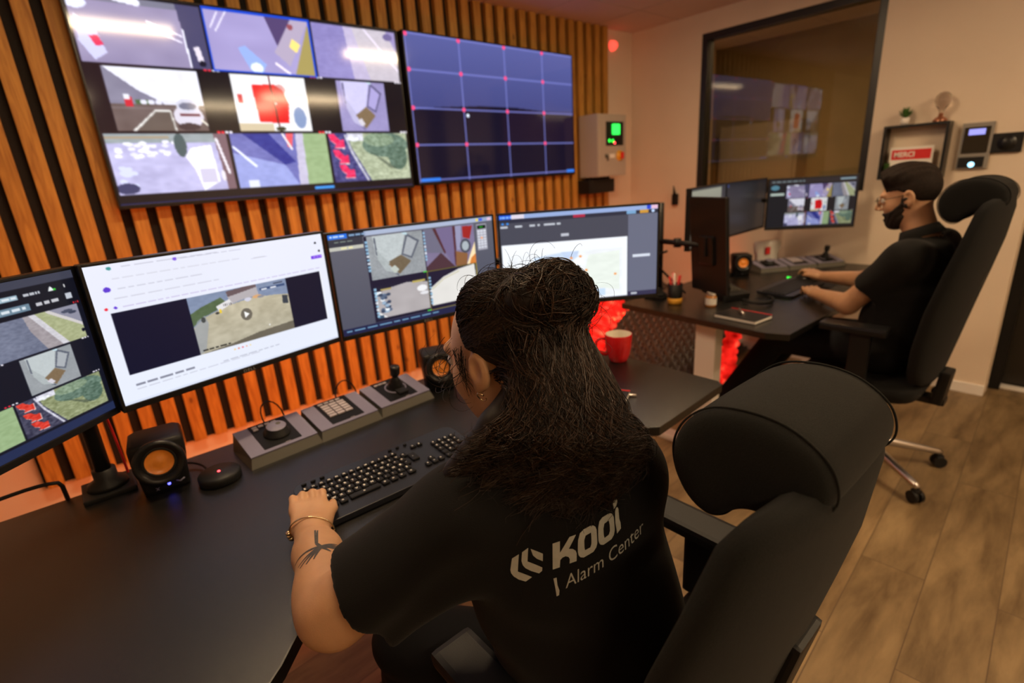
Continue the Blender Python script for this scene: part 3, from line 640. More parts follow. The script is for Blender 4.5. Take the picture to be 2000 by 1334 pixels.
P.sub(.53, .06, .865, .495).fill((128, 118, 150)); P.noise(5, 6, 4); P.poly([(.0, 0), (.22, 0), (.38, .62), (.0, .55)], (110, 108, 130)); P.poly([(.18, 0), (.24, 0), (.40, .62), (.37, .64)], (82, 44, 52)); P.poly([(.24, 0), (.60, 0), (.56, .98), (.52, .98), (.40, .62)], (116, 104, 142)); P.poly([(.0, .9), (.3, .6), (.56, 1), (0, 1)], (76, 50, 60)); P.poly([(.57, 0), (.62, 0), (.6, .98), (.56, .98)], (86, 48, 58)); P.poly([(.62, 0), (.74, 0), (.70, .6), (.62, .6)], (150, 150, 182))
P.poly([(.76, .02), (.97, .04), (.9, .36), (.76, .3)], (160, 42, 40)); P.ell(.80, .52, .11, .18, (76, 78, 92)); P.ell(.80, .52, .07, .12, (172, 182, 190)); P.poly([(.6, .62), (.84, .72), (.8, 1), (.58, 1)], (140, 96, 62)); P.poly([(.98, .5), (1, .45), (1, 1), (.8, 1)], (250, 226, 180)); P.poly([(.9, .85), (1, .75), (1, 1), (.86, 1)], (215, 130, 60))
P.sub(.205, .56, .525, .90).fill((176, 170, 172)).noise(5, 6, 5); P.poly([(0, 0), (1, 0), (1, .12), (.6, .03), (.2, .12), (0, .25)], (30, 28, 50)); P.rect(.1, .1, .3, .16, (178, 160, 100)); P.rect(.7, .03, .95, .09, (186, 168, 92)); r_ = random.Random(2)
for i in range(24): P.ell(.02 + r_.random() * .22, .2 + r_.random() * .6, .04, .05, random.Random(i).choice([(235, 240, 245), (60, 72, 96), (150, 175, 200), (90, 105, 130)]))
P.ell(.88, .3, .10, .10, (238, 238, 240)); P.ell(.92, .46, .09, .05, (225, 225, 230)); P.line([(0, .8), (.16, 1)], .012, (240, 240, 240)); P.rect(.0, .9, .1, 1, (60, 85, 110))
P.sub(.53, .50, .865, .93).fill((28, 25, 50)); P.poly([(.04, .42), (.3, .2), (.62, .06), (.95, .0), (1, .9), (.03, .98)], (224, 222, 218)); P.noise(4, 6, 6); P.line([(.06, .46), (.3, .25), (.62, .12)], .01, (200, 195, 165)); P.rect(0, .88, 1, 1, (28, 25, 50))
P.sub(0, 0, 1, 1)
for a, b, c, d in ((.527, .497, .531, .93), (.53, .497, .865, .503), (.53, .923, .865, .929), (.861, .497, .865, .93)): P.rect(a, b, c, d, (190, 170, 50))
for i in range(9):
    for x, y in ((.188, .10), (.527, .08), (.20, .58), (.533, .56)): P.rect(x, y + i * .035, x + .014, y + .024 + i * .035, (150, 195, 225) if i not in (4, 6) else (225, 235, 245), .9)
P.rect(.505, .49, .527, .502, (60, 200, 60)); P.rect(.505, .915, .527, .928, (60, 200, 60))
P.rect(.885, .07, .955, .36, (165, 165, 178)); P.rect(.89, .085, .95, .125, (20, 32, 22)); P.rect(.905, .10, .93, .11, (40, 160, 40))
for i in range(7):
    for j in range(3): P.rect(.889 + j * .022, .14 + i * .03, .905 + j * .022, .158 + i * .03, (215, 218, 228))
P.ell(.918, .225, .008, .012, (240, 160, 110)); P.rect(.885, .01, .90, .035, (240, 215, 60)); P.rect(.905, .01, .93, .035, (60, 90, 220)); P.rect(.965, .008, .99, .038, (225, 190, 215))
P.rect(0, .935, 1, 1, (30, 34, 70)); P.words(.02, .955, .016, 9, (130, 185, 220), 14, .05, .8)
MON3 = P
# map page
P = Pic(400, 225, (70, 72, 84)); P.sub(0, 0, 1, 1).fill((72, 73, 86)); P.rect(.81, .08, 1, 1, (104, 108, 128)); P.rect(0, 0, 1, .045, (150, 172, 218)); P.rect(0, .0, .075, .045, (30, 85, 220)); P.words(.005, .015, .02, 4, (150, 200, 250), 1, .015); P.rect(.075, .0, .155, .045, (222, 215, 230)); P.rect(0, .045, 1, .085, (46, 48, 64)); P.rect(.46, .045, .535, .075, (178, 42, 70))
P.rect(.80, .045, .86, .08, (120, 165, 205)); P.rect(.885, .045, .94, .08, (205, 150, 60)); P.ell(.97, .062, .01, .016, (190, 215, 250)); P.ell(.02, .09, .008, .012, (60, 140, 230)); P.ell(.05, .09, .008, .012, (60, 140, 230)); P.rect(.93, 0, .955, .04, (40, 70, 210)); P.rect(.96, 0, 1, .04, (230, 190, 215))
for a, b in ((.0, .05), (.09, .14), (.18, .22), (.23, .25), (.27, .345), (.35, .38)): P.rect(a + .005, .115, b, .14, (190, 195, 205))
P.rect(.38, .235, .43, .265, (190, 193, 205)); P.rect(.84, .53, .955, .56, (215, 222, 235)); P.rect(.81, .95, 1, 1, (52, 50, 78)); P.rect(.83, .965, .87, .985, (190, 195, 205))
P.rect(.005, .32, .805, .99, (244, 248, 254)); P.sub(.04, .44, .77, .97).fill((240, 244, 248)).noise(6, 8, 3); P.poly([(.22, .08), (.5, .0), (.62, .1), (.5, .3), (.42, .5), (.25, .5)], (205, 222, 244)); P.poly([(.46, .0), (.62, 0), (.6, .12), (.5, .16)], (196, 214, 242)); P.poly([(.7, .1), (.98, .05), (.98, .9), (.75, .8), (.66, .5)], (232, 240, 232)); P.noise(5, 20, 5); P.rect(.75, .85, .85, 1, (200, 222, 244))
for x, y in ((.42, .36), (.46, .30), (.53, .29), (.5, .22), (.55, .14), (.63, .12), (.57, .3), (.68, .42), (.49, .42), (.56, .42), (.94, .55), (.36, .5)): P.ell(x, y, .013, .024, (240, 150, 70))
for x, y in ((.40, .24), (.35, .44), (.40, .5)): P.ell(x, y, .013, .024, (240, 215, 40))
MON4 = P
# colleague's screens
P = Pic(240, 135, (30, 30, 36)); P.sub(0, 0, 1, 1); wallgrid(P, .20, .12, .98, .97, '_m'); P.sub(0, 0, 1, 1); P.rect(0, 0, 1, .10, (48, 42, 46)); P.words(.03, .04, .03, 7, (150, 175, 180), 3, .05, .7); P.rect(.02, .28, .18, .33, (190, 205, 195)); P.ell(.07, .17, .05, .05, (90, 140, 160)); P.rect(.8, .03, .97, .07, (140, 165, 175))
MONB = P
P = Pic(120, 68, (46, 42, 42)); P.sub(0, 0, 1, 1).grad((42, 40, 42), (52, 44, 40)); P.rect(0, 0, 1, .06, (34, 34, 40)); P.rect(.0, .02, .05, .08, (60, 70, 120)); MOND = P
P = Pic(120, 68, (165, 165, 148)); P.sub(0, 0, 1, 1).grad((168, 168, 150), (120, 112, 100)); P.rect(.0, 0, 1, .03, (60, 60, 60)); P.rect(.86, .0, 1, 1, (60, 56, 58)); MONW = P
P = Pic(60, 34, (8, 8, 10)); OFF = P

def mon(label, pic, left, right, zt, zb, m=M_scr, logo=None, name='monitor'):
    L = Vector((*left, 0)); R = Vector((*right, 0)); d = R - L; ang = math.atan2(d.y, d.x); c = (L + R) / 2; bez, chin = .007, .015
    w = d.length - 2 * bez; h = zt - zb - bez - chin
    return display(name, label, 'monitor', w, h, pic, m, (c.x, c.y, (zt - bez + zb + chin) / 2), ang, depth=.022, bez=bez, chin=chin, logo=logo)
mon('black monitor with dark camera grid software, cut off by the left edge', MON1, (-.435, 1.067), (.012, 1.463), 1.314, .968)
mon('wide bright white monitor playing a video of a yard', MON2, (.018, 1.441), (.603, 1.567), 1.316, .970, logo='DELL')
mon('monitor with four camera views and a grey side panel, left of the map monitor', MON3, (.616, 1.588), (1.238, 1.538), 1.306, .960, logo='DELL')
mon('monitor showing a map with orange dots behind the woman\'s bun', MON4, (1.165, 1.427), (1.642, 1.093), 1.314, .970)
mon('colleague\'s bright monitor with a nine picture camera grid', MONB, (3.448, 1.508), (3.763, 1.100), 1.312, .995, m=M_scr2)
mon('colleague\'s plain dark grey monitor left of the bright grid one', MOND, (2.952, 1.526), (3.535, 1.558), 1.318, 1.003, m=M_scr2)
mon('colleague\'s pale monitor mostly hidden behind the upright dark one', MONW, (2.431, 1.440), (2.945, 1.523), 1.319, 1.005, m=M_scr2)
# upright monitor seen from behind: turned with its back to the near desk
ar = empty('monitor', (2.375, 1.285, 1.055), rot=(math.radians(-5), 0, math.radians(69))); tag(ar, 'upright black monitor seen from its back at the near end of the far desk', 'monitor')
MB().box((0, .014, 0), (.25, .022, .46), .006).box((0, .028, -.02), (.10, .024, .14), .01).build('housing', M_blacks, ar)
screen_obj('screen', OFF, .235, .44, ar, M_scr2, (0, -.0015, 0))

# monitor arms
def marm(label, base, bars, top=1.20, r=.017):
    e = empty('monitor_mount', (base[0], base[1], .74)); tag(e, label, 'monitor arm', None)
    adopt(MB().box((base[0], base[1], .7465), (.11, .11, .013), .004).lathe([(.0, .752), (.045, .752), (.042, .765), (.025, .775), (.025, .80), (0, .80)], (base[0], base[1], 0), 24).build('base', M_black), e)
    adopt(MB().cyl((base[0], base[1], .775), (base[0], base[1], top), r).build('pole', M_black), e)
    for pts in bars:
        b = MB(); b.tube(pts, .014, 10)
        for p in pts: b.cyl((p[0], p[1], p[2] - .022), (p[0], p[1], p[2] + .022), .02, n=14)
        q = Vector(pts[-1]); b.box(q, (.09, .012, .09), .003, rotz(math.atan2(q.y - pts[-2][1], q.x - pts[-2][0]) + math.pi / 2)); adopt(b.build('arm', M_black), e)
    return e
marm('black monitor arm pole by the speaker with the blue light', (-.054, 1.572), [[(-.054, 1.572, 1.13), (-.20, 1.50, 1.13), (-.228, 1.322, 1.13)], [(-.054, 1.572, 1.17), (.12, 1.66, 1.17), (.295, 1.562, 1.15)]])
marm('black monitor arm pole behind the red mug', (1.40, 1.44), [[(1.40, 1.44, 1.12), (1.2, 1.68, 1.12), (.93, 1.625, 1.13)], [(1.40, 1.44, 1.16), (1.46, 1.36, 1.16), (1.436, 1.322, 1.14)]], 1.19)
marm('black two tier monitor arm between the map monitor and the upright one', (2.44, 1.62), [[(2.44, 1.62, 1.19), (2.20, 1.66, 1.20), (1.98, 1.56, 1.21)], [(2.44, 1.62, 1.05), (2.22, 1.62, 1.07), (2.02, 1.52, 1.08)], [(2.44, 1.62, 1.05), (2.42, 1.50, 1.05), (2.37, 1.285, 1.05)]], 1.25, .02)
marm('black monitor arm pole behind the colleague\'s dark grey screens', (3.16, 1.625), [[(3.16, 1.625, 1.13), (2.9, 1.64, 1.13), (2.70, 1.535, 1.13)], [(3.16, 1.625, 1.16), (3.2, 1.62, 1.16), (3.24, 1.596, 1.16)], [(3.16, 1.625, 1.19), (3.4, 1.66, 1.19), (3.66, 1.345, 1.16)]], 1.22)

# ------------------------------------------------------------------ desks
def desk(name, label, poly, legs, loc, foot):
    e = empty(name, loc); tag(e, label, 'desk')
    adopt(MB().prism(poly, .7115, .74, bev=.003).build('worktop', M_desk), e)
    for lx, ly in legs:
        c = MB(); c.box((lx, ly, .375), (.07, .105, .67), .004); cc = adopt(c.build('leg', M_white), e)
        adopt(MB().box((lx, ly + foot, .02), (.075, .68 if lx < 3 else .3, .036), .012).build('foot', M_white), cc)
    x0, x1 = legs[0][0], legs[1][0]; adopt(MB().box(((x0 + x1) / 2, legs[0][1], .69), (x1 - x0, .06, .035), .003).build('frame', M_white), e)
    return e
desk('desk', 'large black desk with a cut-out front under the woman\'s keyboard', [(-1.05, 1.60), (1.55, 1.60), (1.55, .79), (1.53, .765), (1.145, .745), (1.085, .80), (1.03, .875), (.90, .92), (.45, .92), (.28, .89), (.19, .82), (.10, .725), (.02, .66), (-.12, .60), (-1.05, .60)][::-1],
     [(-.75, 1.25), (.88, 1.30)], (.25, 1.2, 0), 0)
desk('desk', 'black sit-stand desk with white legs at the bearded man', [(2.215, 1.70), (2.145, .90), (2.18, .815), (3.92, .80), (3.92, 1.70)], [(2.285, 1.225), (3.70, 1.225)], (3.0, 1.25, 0), 0)

# ------------------------------------------------------------------ control consoles
def console(kind, label, loc, rz, group=None):
    e = empty('control_console', loc, rz); tag(e, label, 'control panel', group)
    W, D, HF, HB = .198, .155, .026, .052; x = W / 2; y = D / 2
    b = MB(); vs = [(-x, -y, 0), (x, -y, 0), (x, y, 0), (-x, y, 0), (-x + .008, -y + .012, HF), (x - .008, -y + .012, HF), (x - .008, y - .004, HB), (-x + .008, y - .004, HB)]
    b._add(vs, [(3, 2, 1, 0), (0, 1, 5, 4), (1, 2, 6, 5), (2, 3, 7, 6), (3, 0, 4, 7), (4, 5, 6, 7)]); b.build('base', M_greyd, e)
    sl = math.atan2(HB - HF, D - .016); R = rotx(sl); ctr = Vector((0, .004, (HF + HB) / 2)); Lp = (D - .016) / math.cos(sl)
    def at(u, v, z=0): return ctr + R @ Vector((u, v, z))
    MB().box(at(0, 0, .002), (W - .014, Lp, .004), .001, R).build('grey_plate', M_grey, e)
    MB().box(at(0, .006, .0045), (W * .52, Lp - .012, .002), .0005, R).build('black_plate', M_panelblk, e)
    if kind == 'jog':
        for i in range(4): MB().box(at(-.038 + i * .018, .055, .007), (.014, .008, .004), .001, R).build('button', M_btn, e)
        MB().box(at(-.038, .043, .007), (.014, .008, .004), .001, R).build('button', M_btn, e)
        k = MB().lathe([(0, .004), (.036, .004), (.036, .010), (.030, .014), (.027, .028), (.026, .029)], at(.004, -.002), 36, rot=R).build('dial', M_black, e)
        MB().lathe([(.0265, .0285), (.025, .0300), (0, .0300)], at(.004, -.002), 32, rot=R).build('dial_cap', M_grey, k); MB().lathe([(.007, .0302), (.006, .0306), (0, .0304)], at(.013, .006), 16, rot=R).build('finger_dimple', M_greyd, k)
    elif kind == 'keys':
        for i in range(4): MB().box(at(-.036 + i * .019, .056, .007), (.015, .007, .004), .001, R).build('button', M_btn, e)
        for r in range(5):
            for c in range(3): MB().box(at(-.030 + c * .026, .040 - r * .0145, .007), (.023, .011, .004), .001, R).build('button', M_btn, e)
    else:
        for i in range(3): MB().box(at(-.040 + i * .016, .052, .007), (.013, .007, .004), .001, R).build('button', M_btn, e)
        MB().box(at(.008, -.03, .010), (.034, .03, .012), .003, R).build('block', M_black, e)
        MB().lathe([(.036, .004), (.036, .007), (.032, .007), (.032, .004)], at(.008, .008), 32, rot=R).build('ring', M_grey, e)
        j = MB().lathe([(.028, .005), (.022, .014), (.024, .02), (.016, .027), (.018, .033), (.011, .042), (.008, .05)], at(.008, .008), 24, rot=R).build('joystick_boot', M_black, e)
        MB().lathe([(.008, .045), (.012, .052), (.0165, .060), (.0165, .082), (.014, .087), (0, .0875)], at(.008, .008), 24, rot=R).build('joystick_handle', M_blacks, j)
    me = text_mesh('AXIS', .007, 1, .0002, 'CENTER'); t = link('logo', me, M_btn, e); t.matrix_basis = Matrix.Translation(at(.012, -.062, .0058)) @ R.to_4x4()
    return e
console('jog', 'grey control console with a round jog dial, first of three behind the keyboard', (.333, 1.468, .74), .05)
console('keys', 'grey control console with a button keypad, between the jog dial and the joystick', (.528, 1.476, .74), .05)
console('joy', 'grey control console with a black joystick, next to the right speaker', (.726, 1.488, .74), .05)
a = math.radians(-33); ca, sa = math.cos(a), math.sin(a)
for i, (k, lb) in enumerate((('jog', 'dark control console with dial on the colleague\'s desk, behind his speaker'), ('keys', 'middle control console under the colleague\'s bright grid monitor'), ('joy', 'control console with small black joystick at the colleague\'s right wall'))):
    console(k, lb, (3.46 + i * .2 * ca, 1.47 + i * .2 * sa, .74), a)
def cable(name, label, pts, r, m=None, cat='cable'):
    return tag(MB().tube(pts, r, 8).build(name, m or M_black), label, cat)
cable('cable', 'thin black cable arching up behind the jog dial console', bez((.33, 1.545, .78), (.30, 1.58, .88), (.42, 1.60, .86), (.40, 1.612, .70)), .0022)
cable('cable', 'thin black cable arching up behind the keypad console', bez((.55, 1.555, .78), (.56, 1.60, .86), (.66, 1.60, .85), (.64, 1.612, .70)), .0022)
cable('cable', 'black cable sticking over the desk edge at far left', bez((-.42, 1.56, .80), (-.3, 1.60, .785), (-.2, 1.62, .80), (-.145, 1.60, .79), 10) + [Vector((-.14, 1.606, .775)), Vector((-.138, 1.608, .70))], .005)
cable('cable', 'thin red line standing in for the LED reflection on the left monitor pole', bez((-.02, 1.60, .96), (-.012, 1.605, .88), (-.01, 1.608, .80), (-.008, 1.612, .69)), .003, M_redp)  # red tube stands in for the LED reflection along the pole edge

# ------------------------------------------------------------------ speakers
def speaker(label, loc, rz, led=True, s=1.0):
    e = empty('speaker', loc, rz); e.scale = (s, s, s); tag(e, label, 'speaker')
    b = MB(); W = .058
    b.loft([[Vector((W * sx * (1 - .10 * abs(z / .14 - .5) * 0) * k, y * k2, z)) for sx, y in ((-1, -.045), (-1, .045), (-.8, .06), (.8, .06), (1, .045), (1, -.045), (.85, -.052), (-.85, -.052))] for z, k, k2 in ((0, .84, .8), (.012, .86, .85), (.05, .90, .95), (.09, 1.0, 1.0), (.128, 1.0, 1), (.136, .96, .97), (.139, .85, .9))])
    b.build('cabinet', M_black, e)
    R = rotx(math.pi / 2 - .12); c = (0, -.0595, .088)
    MB().lathe([(.050, -.012), (.056, .0), (.055, .010), (.049, .013), (.042, .008), (.036, .002)], c, 40, rot=R).build('ring', M_blacks, e)
    MB().lathe([(.038, .002), (.033, .005), (.030, .001)], c, 40, rot=R).build('surround', M_black, e)
    MB().lathe([(.0305, .002), (.022, -.004), (.012, -.001), (0, .001)], c, 40, rot=R).build('cone', M_orange, e)
    if led:
        MB().lathe([(0, .003), (.0035, .002), (.0035, 0)], (.006, -.0520, .022), 12, rot=R).build('power_light', M_lblue, e)
        MB().tube([(.022, -.048, .022), (.030, -.052, .020), (.040, -.048, .024)], .0022, 6).build('volume_mark', M_grey, e)
    me = text_mesh('X', .012, 1, .0003, 'CENTER'); t = link('logo', me, M_grey, e); t.rotation_euler = (math.pi / 2, 0, 0); t.location = (-.02 if led else 0, -.0455, .008)
    return e
speaker('small black speaker with orange cone and blue light at the left monitor pole', (.062, 1.492, .74), -.12)
speaker('small black speaker with orange cone beside the woman\'s face', (.905, 1.50, .74), -.35, False, .95)
speaker('small black speaker with orange cone on the colleague\'s desk', (3.24, 1.55, .74), -.85, False, .95)
e = empty('desk_puck', (.167, 1.405, .74)); tag(e, 'flat round black device with a red light beside the left speaker', 'microphone')
MB().lathe([(0, 0), (.048, 0), (.05, .004), (.05, .018), (.046, .023), (.0, .023)], n=36).build('body', M_black, e)
MB().lathe([(.0035, .023), (.0035, .0245), (0, .025)], n=12).build('red_light', M_lred, e)
cable('cable', 'black cable from the round device to the speaker', bez((.15, 1.45, .752), (.15, 1.50, .75), (.14, 1.53, .75), (.11, 1.545, .755)), .003)

# ------------------------------------------------------------------ keyboards
def kshell(e, W=.445, D=.19):
    pts = []
    for cx, cy, a0 in ((W / 2 - .03, D / 2 - .03, 0), (-W / 2 + .03, D / 2 - .03, 90), (-W / 2 + .03, -D / 2 + .03, 180), (W / 2 - .03, -D / 2 + .03, 270)):
        for q in range(0, 91, 15): pts.append((cx + .03 * math.cos(math.radians(a0 + q)), cy + .03 * math.sin(math.radians(a0 + q))))
    MB().prism(pts, 0, .014, bev=.002, rot=rotx(.05), c=(0, 0, .006)).build('shell', M_kb, e)
ROWS = [(.052, 'E  F1 F2 F3 F4 F5 F6 F7 F8 F9 1 2 3'.split(), .0), (.031, list('&1234567890)=') + ['<'], .0), (.012, ['T'] + list('AZERTYUIOP^$'), .006), (-.007, ['C'] + list('QSDFGHJKLM%*'), .010), (-.026, ['S', '>'] + list('WXCVBN?.:!') + ['S'], .0)]
KM = {}
def keycap(ch, w, d):
    k = (ch, round(w, 4), round(d, 4))
    if k not in KM:
        b = MB(); b.box((0, 0, .003), (w, d, .006), .0016, seg=1); me = bpy.data.meshes.new('key'); bmesh.ops.recalc_face_normals(b.bm, faces=b.bm.faces); b.bm.to_mesh(me); b.bm.free()
        me.materials.append(M_key); me.materials.append(M_legend)
        if ch:
            t = text_mesh(ch, .0085 if len(ch) < 2 else .0062, 1, offset=.0003); bm = bmesh.new(); bm.from_mesh(me); t2 = bmesh.new(); t2.from_mesh(t)
            vs = [bm.verts.new((v.co.x - .004, v.co.y - .002, .0062)) for v in t2.verts]
            for f in t2.faces:
                nf = bm.faces.new([vs[v.index] for v in f.verts]); nf.material_index = 1
            bm.to_mesh(me); bm.free(); t2.free(); bpy.data.meshes.remove(t)
        KM[k] = me
    return KM[k]
def keyboard(label, loc, rz):
    e = empty('keyboard', loc, rz); tag(e, label, 'keyboard'); kshell(e)
    def key(x, y, w, d, ch=''):
        o = bpy.data.objects.new('key', keycap(ch, w, d)); COL.objects.link(o); o.parent = e; o.rotation_euler = (.05, 0, 0); o.location = (x, y, .0205 + y * .05)
    P_ = .0188
    for y, chars, off in ROWS:
        for i, ch in enumerate(chars):
            key(-.198 + off + i * P_, y, .0160, .0155 if y < .05 else .011, ch)
    key(.064, .021 - .012, .020, .034, '-')
    for x, w in ((-.194, .022), (-.168, .018), (-.146, .018), (-.094, .074), (-.042, .018), (-.020, .018), (.002, .018), (.028, .020)): key(x, -.046, w, .0155, 'o')
    for i, (x, y) in enumerate(((.076, -.046), (.095, -.046), (.114, -.046), (.095, -.028), (.086, .052), (.105, .052))): key(x, y, .0155, .0155 if y < 0 else .011, '+')
    for r in range(5):
        for c in range(4):
            if (r, c) in ((3, 3), (4, 1)): continue
            key(.138 + c * P_, .031 - r * .019 + .0, .0160, .0155, '789456123 0.'[min(11, r * 3 + c)] if c < 3 else '+')
    for i in range(3): key(-.195 + i * .022, .076, .012, .006)
    for i in range(3): key(.03 + i * .022, .076, .010, .006)
    return e
keyboard('wide black multimedia keyboard under the woman\'s hand', (.492, 1.083, .74), -.035)
e = empty('keyboard', (2.98, 1.135, .74), -.02); tag(e, 'black keyboard in front of the bearded man', 'keyboard'); kshell(e)
b = MB()
for r in range(6):
    for c in range(21): b.box((-.20 + c * .02, -.05 + r * .02, .0225 + (-.05 + r * .02) * .05), (.017, .016, .005), .001, seg=1)
b.build('keys', M_key, e)
e = empty('mouse', (3.22, 1.16, .74), -.1); tag(e, 'black mouse with a green light under the colleague\'s right hand', 'mouse')
MB().loft([[Vector((.032 * k * math.cos(t), .055 * k * math.sin(t), z)) for t in [2 * math.pi * j / 24 for j in range(24)]] for z, k in ((0, .94), (.006, 1.), (.018, .96), (.028, .78), (.034, .5), (.036, .15))]).build('body', M_blacks, e)
MB().cyl((-.030, .058, .016), (-.040, .078, .018), .008, n=14).build('green_light', M_lgreen, e)
tag(MB().box((3.22, 1.10, .7415), (.24, .22, .003), .001).build('mouse_mat', M_black), 'thin black mouse mat at the right of the colleague\'s keyboard', 'mouse mat')

# ------------------------------------------------------------------ small desk things
e = empty('mug', (1.500, 1.165, .74), 0); e.scale = (1.17, 1.17, 1.14); tag(e, 'red mug with cream inside on the black desk corner', 'mug')
MB().lathe([(0, .001), (.026, .001), (.029, .004), (.035, .022), (.041, .052), (.043, .092), (.0425, .0945), (.041, .0945)], n=48).build('body', M_red, e)
MB().lathe([(.0415, .0945), (.0405, .092), (.038, .05), (.030, .012), (0, .008)], n=48).build('inside', M_cream, e)
a = math.radians(140); d = Vector((math.cos(a), math.sin(a), 0))
MB().tube([d * r + Vector((0, 0, z)) for r, z in ((.040, .080), (.058, .082), (.072, .072), (.074, .050), (.064, .032), (.037, .024))], .0055, 10).build('handle', M_red, e)
e = empty('notebook', (1.185, .955, .74), .45); tag(e, 'black notebook with red elastic by the woman\'s shoulder', 'notebook')
MB().box((0, 0, .008), (.14, .10, .014), .002).build('pages', M_paper, e); MB().box((0, 0, .0165), (.146, .104, .003), .001).box((0, 0, .0015), (.146, .104, .003), .001).build('cover', M_blacks, e); MB().box((.058, 0, .0185), (.006, .106, .0015)).box((0, .046, .0185), (.146, .005, .001)).build('elastic', M_redp, e)
e = empty('pen', (1.24, .955, .74), 2.2); tag(e, 'silver pen lying against the near notebook', 'pen'); MB().cyl((-.05, 0, .006), (.05, 0, .006), .0045, n=12).cyl((.05, 0, .006), (.064, 0, .006), .0045, .001, n=12).build('barrel', M_chrome, e)
e = empty('notebook', (2.305, 1.075, .74), 1.48); tag(e, 'black notebook with red trim on the corner of the far desk', 'notebook')
MB().box((0, 0, .008), (.20, .14, .014), .002).build('pages', M_paper, e); MB().box((-.001, 0, .0165), (.204, .144, .003), .001).box((0, 0, .0015), (.204, .144, .003), .001).build('cover', M_blacks, e); MB().box((0, -.068, .0186), (.2, .006, .0014)).build('red_trim', M_redp, e)
tag(MB().cyl((2.28, 1.06, .7655), (2.35, 1.115, .7655), .006, n=12).build('pen', M_chrome), 'short silver pen on the far notebook', 'pen')
e = empty('pen_cup', (2.375, 1.475, .74)); tag(e, 'black pen cup with a yellow foot at the end of the far desk', 'pen cup')
MB().lathe([(.036, .03), (.038, .105), (.035, .105), (.033, .02), (0, .018)], n=32).build('cup', M_black, e); MB().lathe([(0, 0), (.034, 0), (.037, .01), (.0375, .032), (.036, .032)], n=32).build('yellow_foot', M_yellow, e)
for i, (dx, dy, m_) in enumerate(((-.018, .01, M_redp), (-.006, -.016, M_redp), (.004, .012, M_redp), (.018, -.006, M_redp), (.012, .018, M_paper), (-.014, -.004, M_paper))):
    t = (dx * 1.7, dy * 1.7)
    tag(MB().cyl((2.375 + dx * .5, 1.475 + dy * .5, .765), (2.375 + t[0], 1.475 + t[1], .885 + .008 * (i % 3)), .005, n=10).build('pen', m_), ('red pen standing in the black cup' if i < 4 else 'white pen standing in the black cup'), 'pen', 'red pens in the cup' if i < 4 else 'white pens in the cup')
e = empty('pill_bottle', (2.425, 1.30, .74)); tag(e, 'amber pill bottle with a white label and cap', 'bottle')
MB().lathe([(0, 0), (.025, 0), (.027, .003), (.027, .048), (.018, .058)], n=32).build('body', M_amber, e); MB().lathe([(.0275, .010), (.0275, .044)], n=32).build('label', M_paper, e); MB().lathe([(.019, .056), (.021, .058), (.021, .072), (.019, .075), (0, .075)], n=32).build('cap', M_white, e)
# desk phone and coiled cord
e = empty('desk_phone', (2.63, 1.33, .74), -.4); tag(e, 'black desk phone between the upright monitor and the far keyboard', 'telephone')
MB().box((0, 0, .03), (.17, .18, .035), .01, rotx(.15)).build('base', M_black, e)
MB().tube([(-.065, -.09, .062), (-.065, -.07, .078), (-.065, .0, .082), (-.065, .07, .088), (-.065, .10, .076)], [.02, .018, .013, .018, .02], 12).build('handset', M_blacks, e)
b = MB()
for r in range(4):
    for c in range(3): b.box((.0 + c * .022, .02 - r * .022, .052 + (.02 - r * .022) * .15), (.015, .013, .006), .001, seg=1)
b.build('keypad', M_greyd, e)
pts = []
for i in range(260):
    t = i / 259; c = bez((2.56, 1.20, .757), (2.50, 1.08, .757), (2.62, 1.02, .757), (2.70, 1.14, .757), 259)[i]; a = t * 2 * math.pi * 32; pts.append(c + Vector((.009 * math.cos(a), .002 * math.cos(a), .009 * math.sin(a))))
tag(MB().tube(pts, .0025, 5).build('phone_cord', M_black), 'coiled black phone cord lying on the far desk', 'cable')
cable('cable', 'black headset cable looping over the far desk edge', bez((2.55, 1.52, .755), (2.45, 1.62, .90), (2.28, 1.60, .98), (2.33, 1.50, 1.02), 16), .006)
# white paper bag with red mark
e = empty('paper_bag', (3.72, 1.60, .74), -.5); tag(e, 'crumpled white paper bag with a red mark by the colleague\'s monitor pole', 'bag')
b = MB(); rr = random.Random(5); b.loft([[Vector((.10 * math.cos(t) * k + rr.uniform(-.008, .008), .045 * math.sin(t) * k + rr.uniform(-.006, .006), z)) for t in [2 * math.pi * j / 20 for j in range(20)]] for z, k in ((0, .8), (.01, .9), (.05, .85), (.09, 1.), (.13, 1.05), (.15, .9))]); b.build('bag', M_paper, e)
MB().box((-.03, -.048, .09), (.035, .006, .05), .002).build('red_mark', M_redp, e)

# ------------------------------------------------------------------ wall things
e = empty('electric_cabinet', (3.396, 2.79, 1.605)); tag(e, 'grey electric control cabinet with a green screen on the slats', 'control box')
MB().box((0, .0, 0), (.342, .18, .45), .006).build('housing', M_ivory, e); MB().box((.0, -.093, 0), (.336, .006, .444), .003).build('door', M_ivory, e)
dp = MB().box((.025, -.098, .085), (.205, .010, .17), .004).build('display_panel', M_black, e); MB().box((.03, -.1045, .115), (.088, .003, .076), .008).build('green_screen', emis('green_screen', (.03, 1, .1), 1.6), dp)
for x, z in ((-.045, .035), (-.005, .033)): MB().lathe([(0, .004), (.012, .002), (.012, 0)], (x, -.103, z), 16, rot=rotx(math.pi / 2)).build('green_light', M_lgreen, dp)
MB().lathe([(0, .004), (.008, .002), (.008, 0)], (.018, -.103, .018), 12, rot=rotx(math.pi / 2)).build('red_light', M_lred, dp)
MB().lathe([(0, .012), (.036, .012), (.040, .0)], (.085, -.096, -.075), 24, rot=rotx(math.pi / 2)).build('knob_plate', M_yellow, e); MB().box((.095, -.118, -.075), (.025, .02, .05), .006).build('knob', M_redp, e)
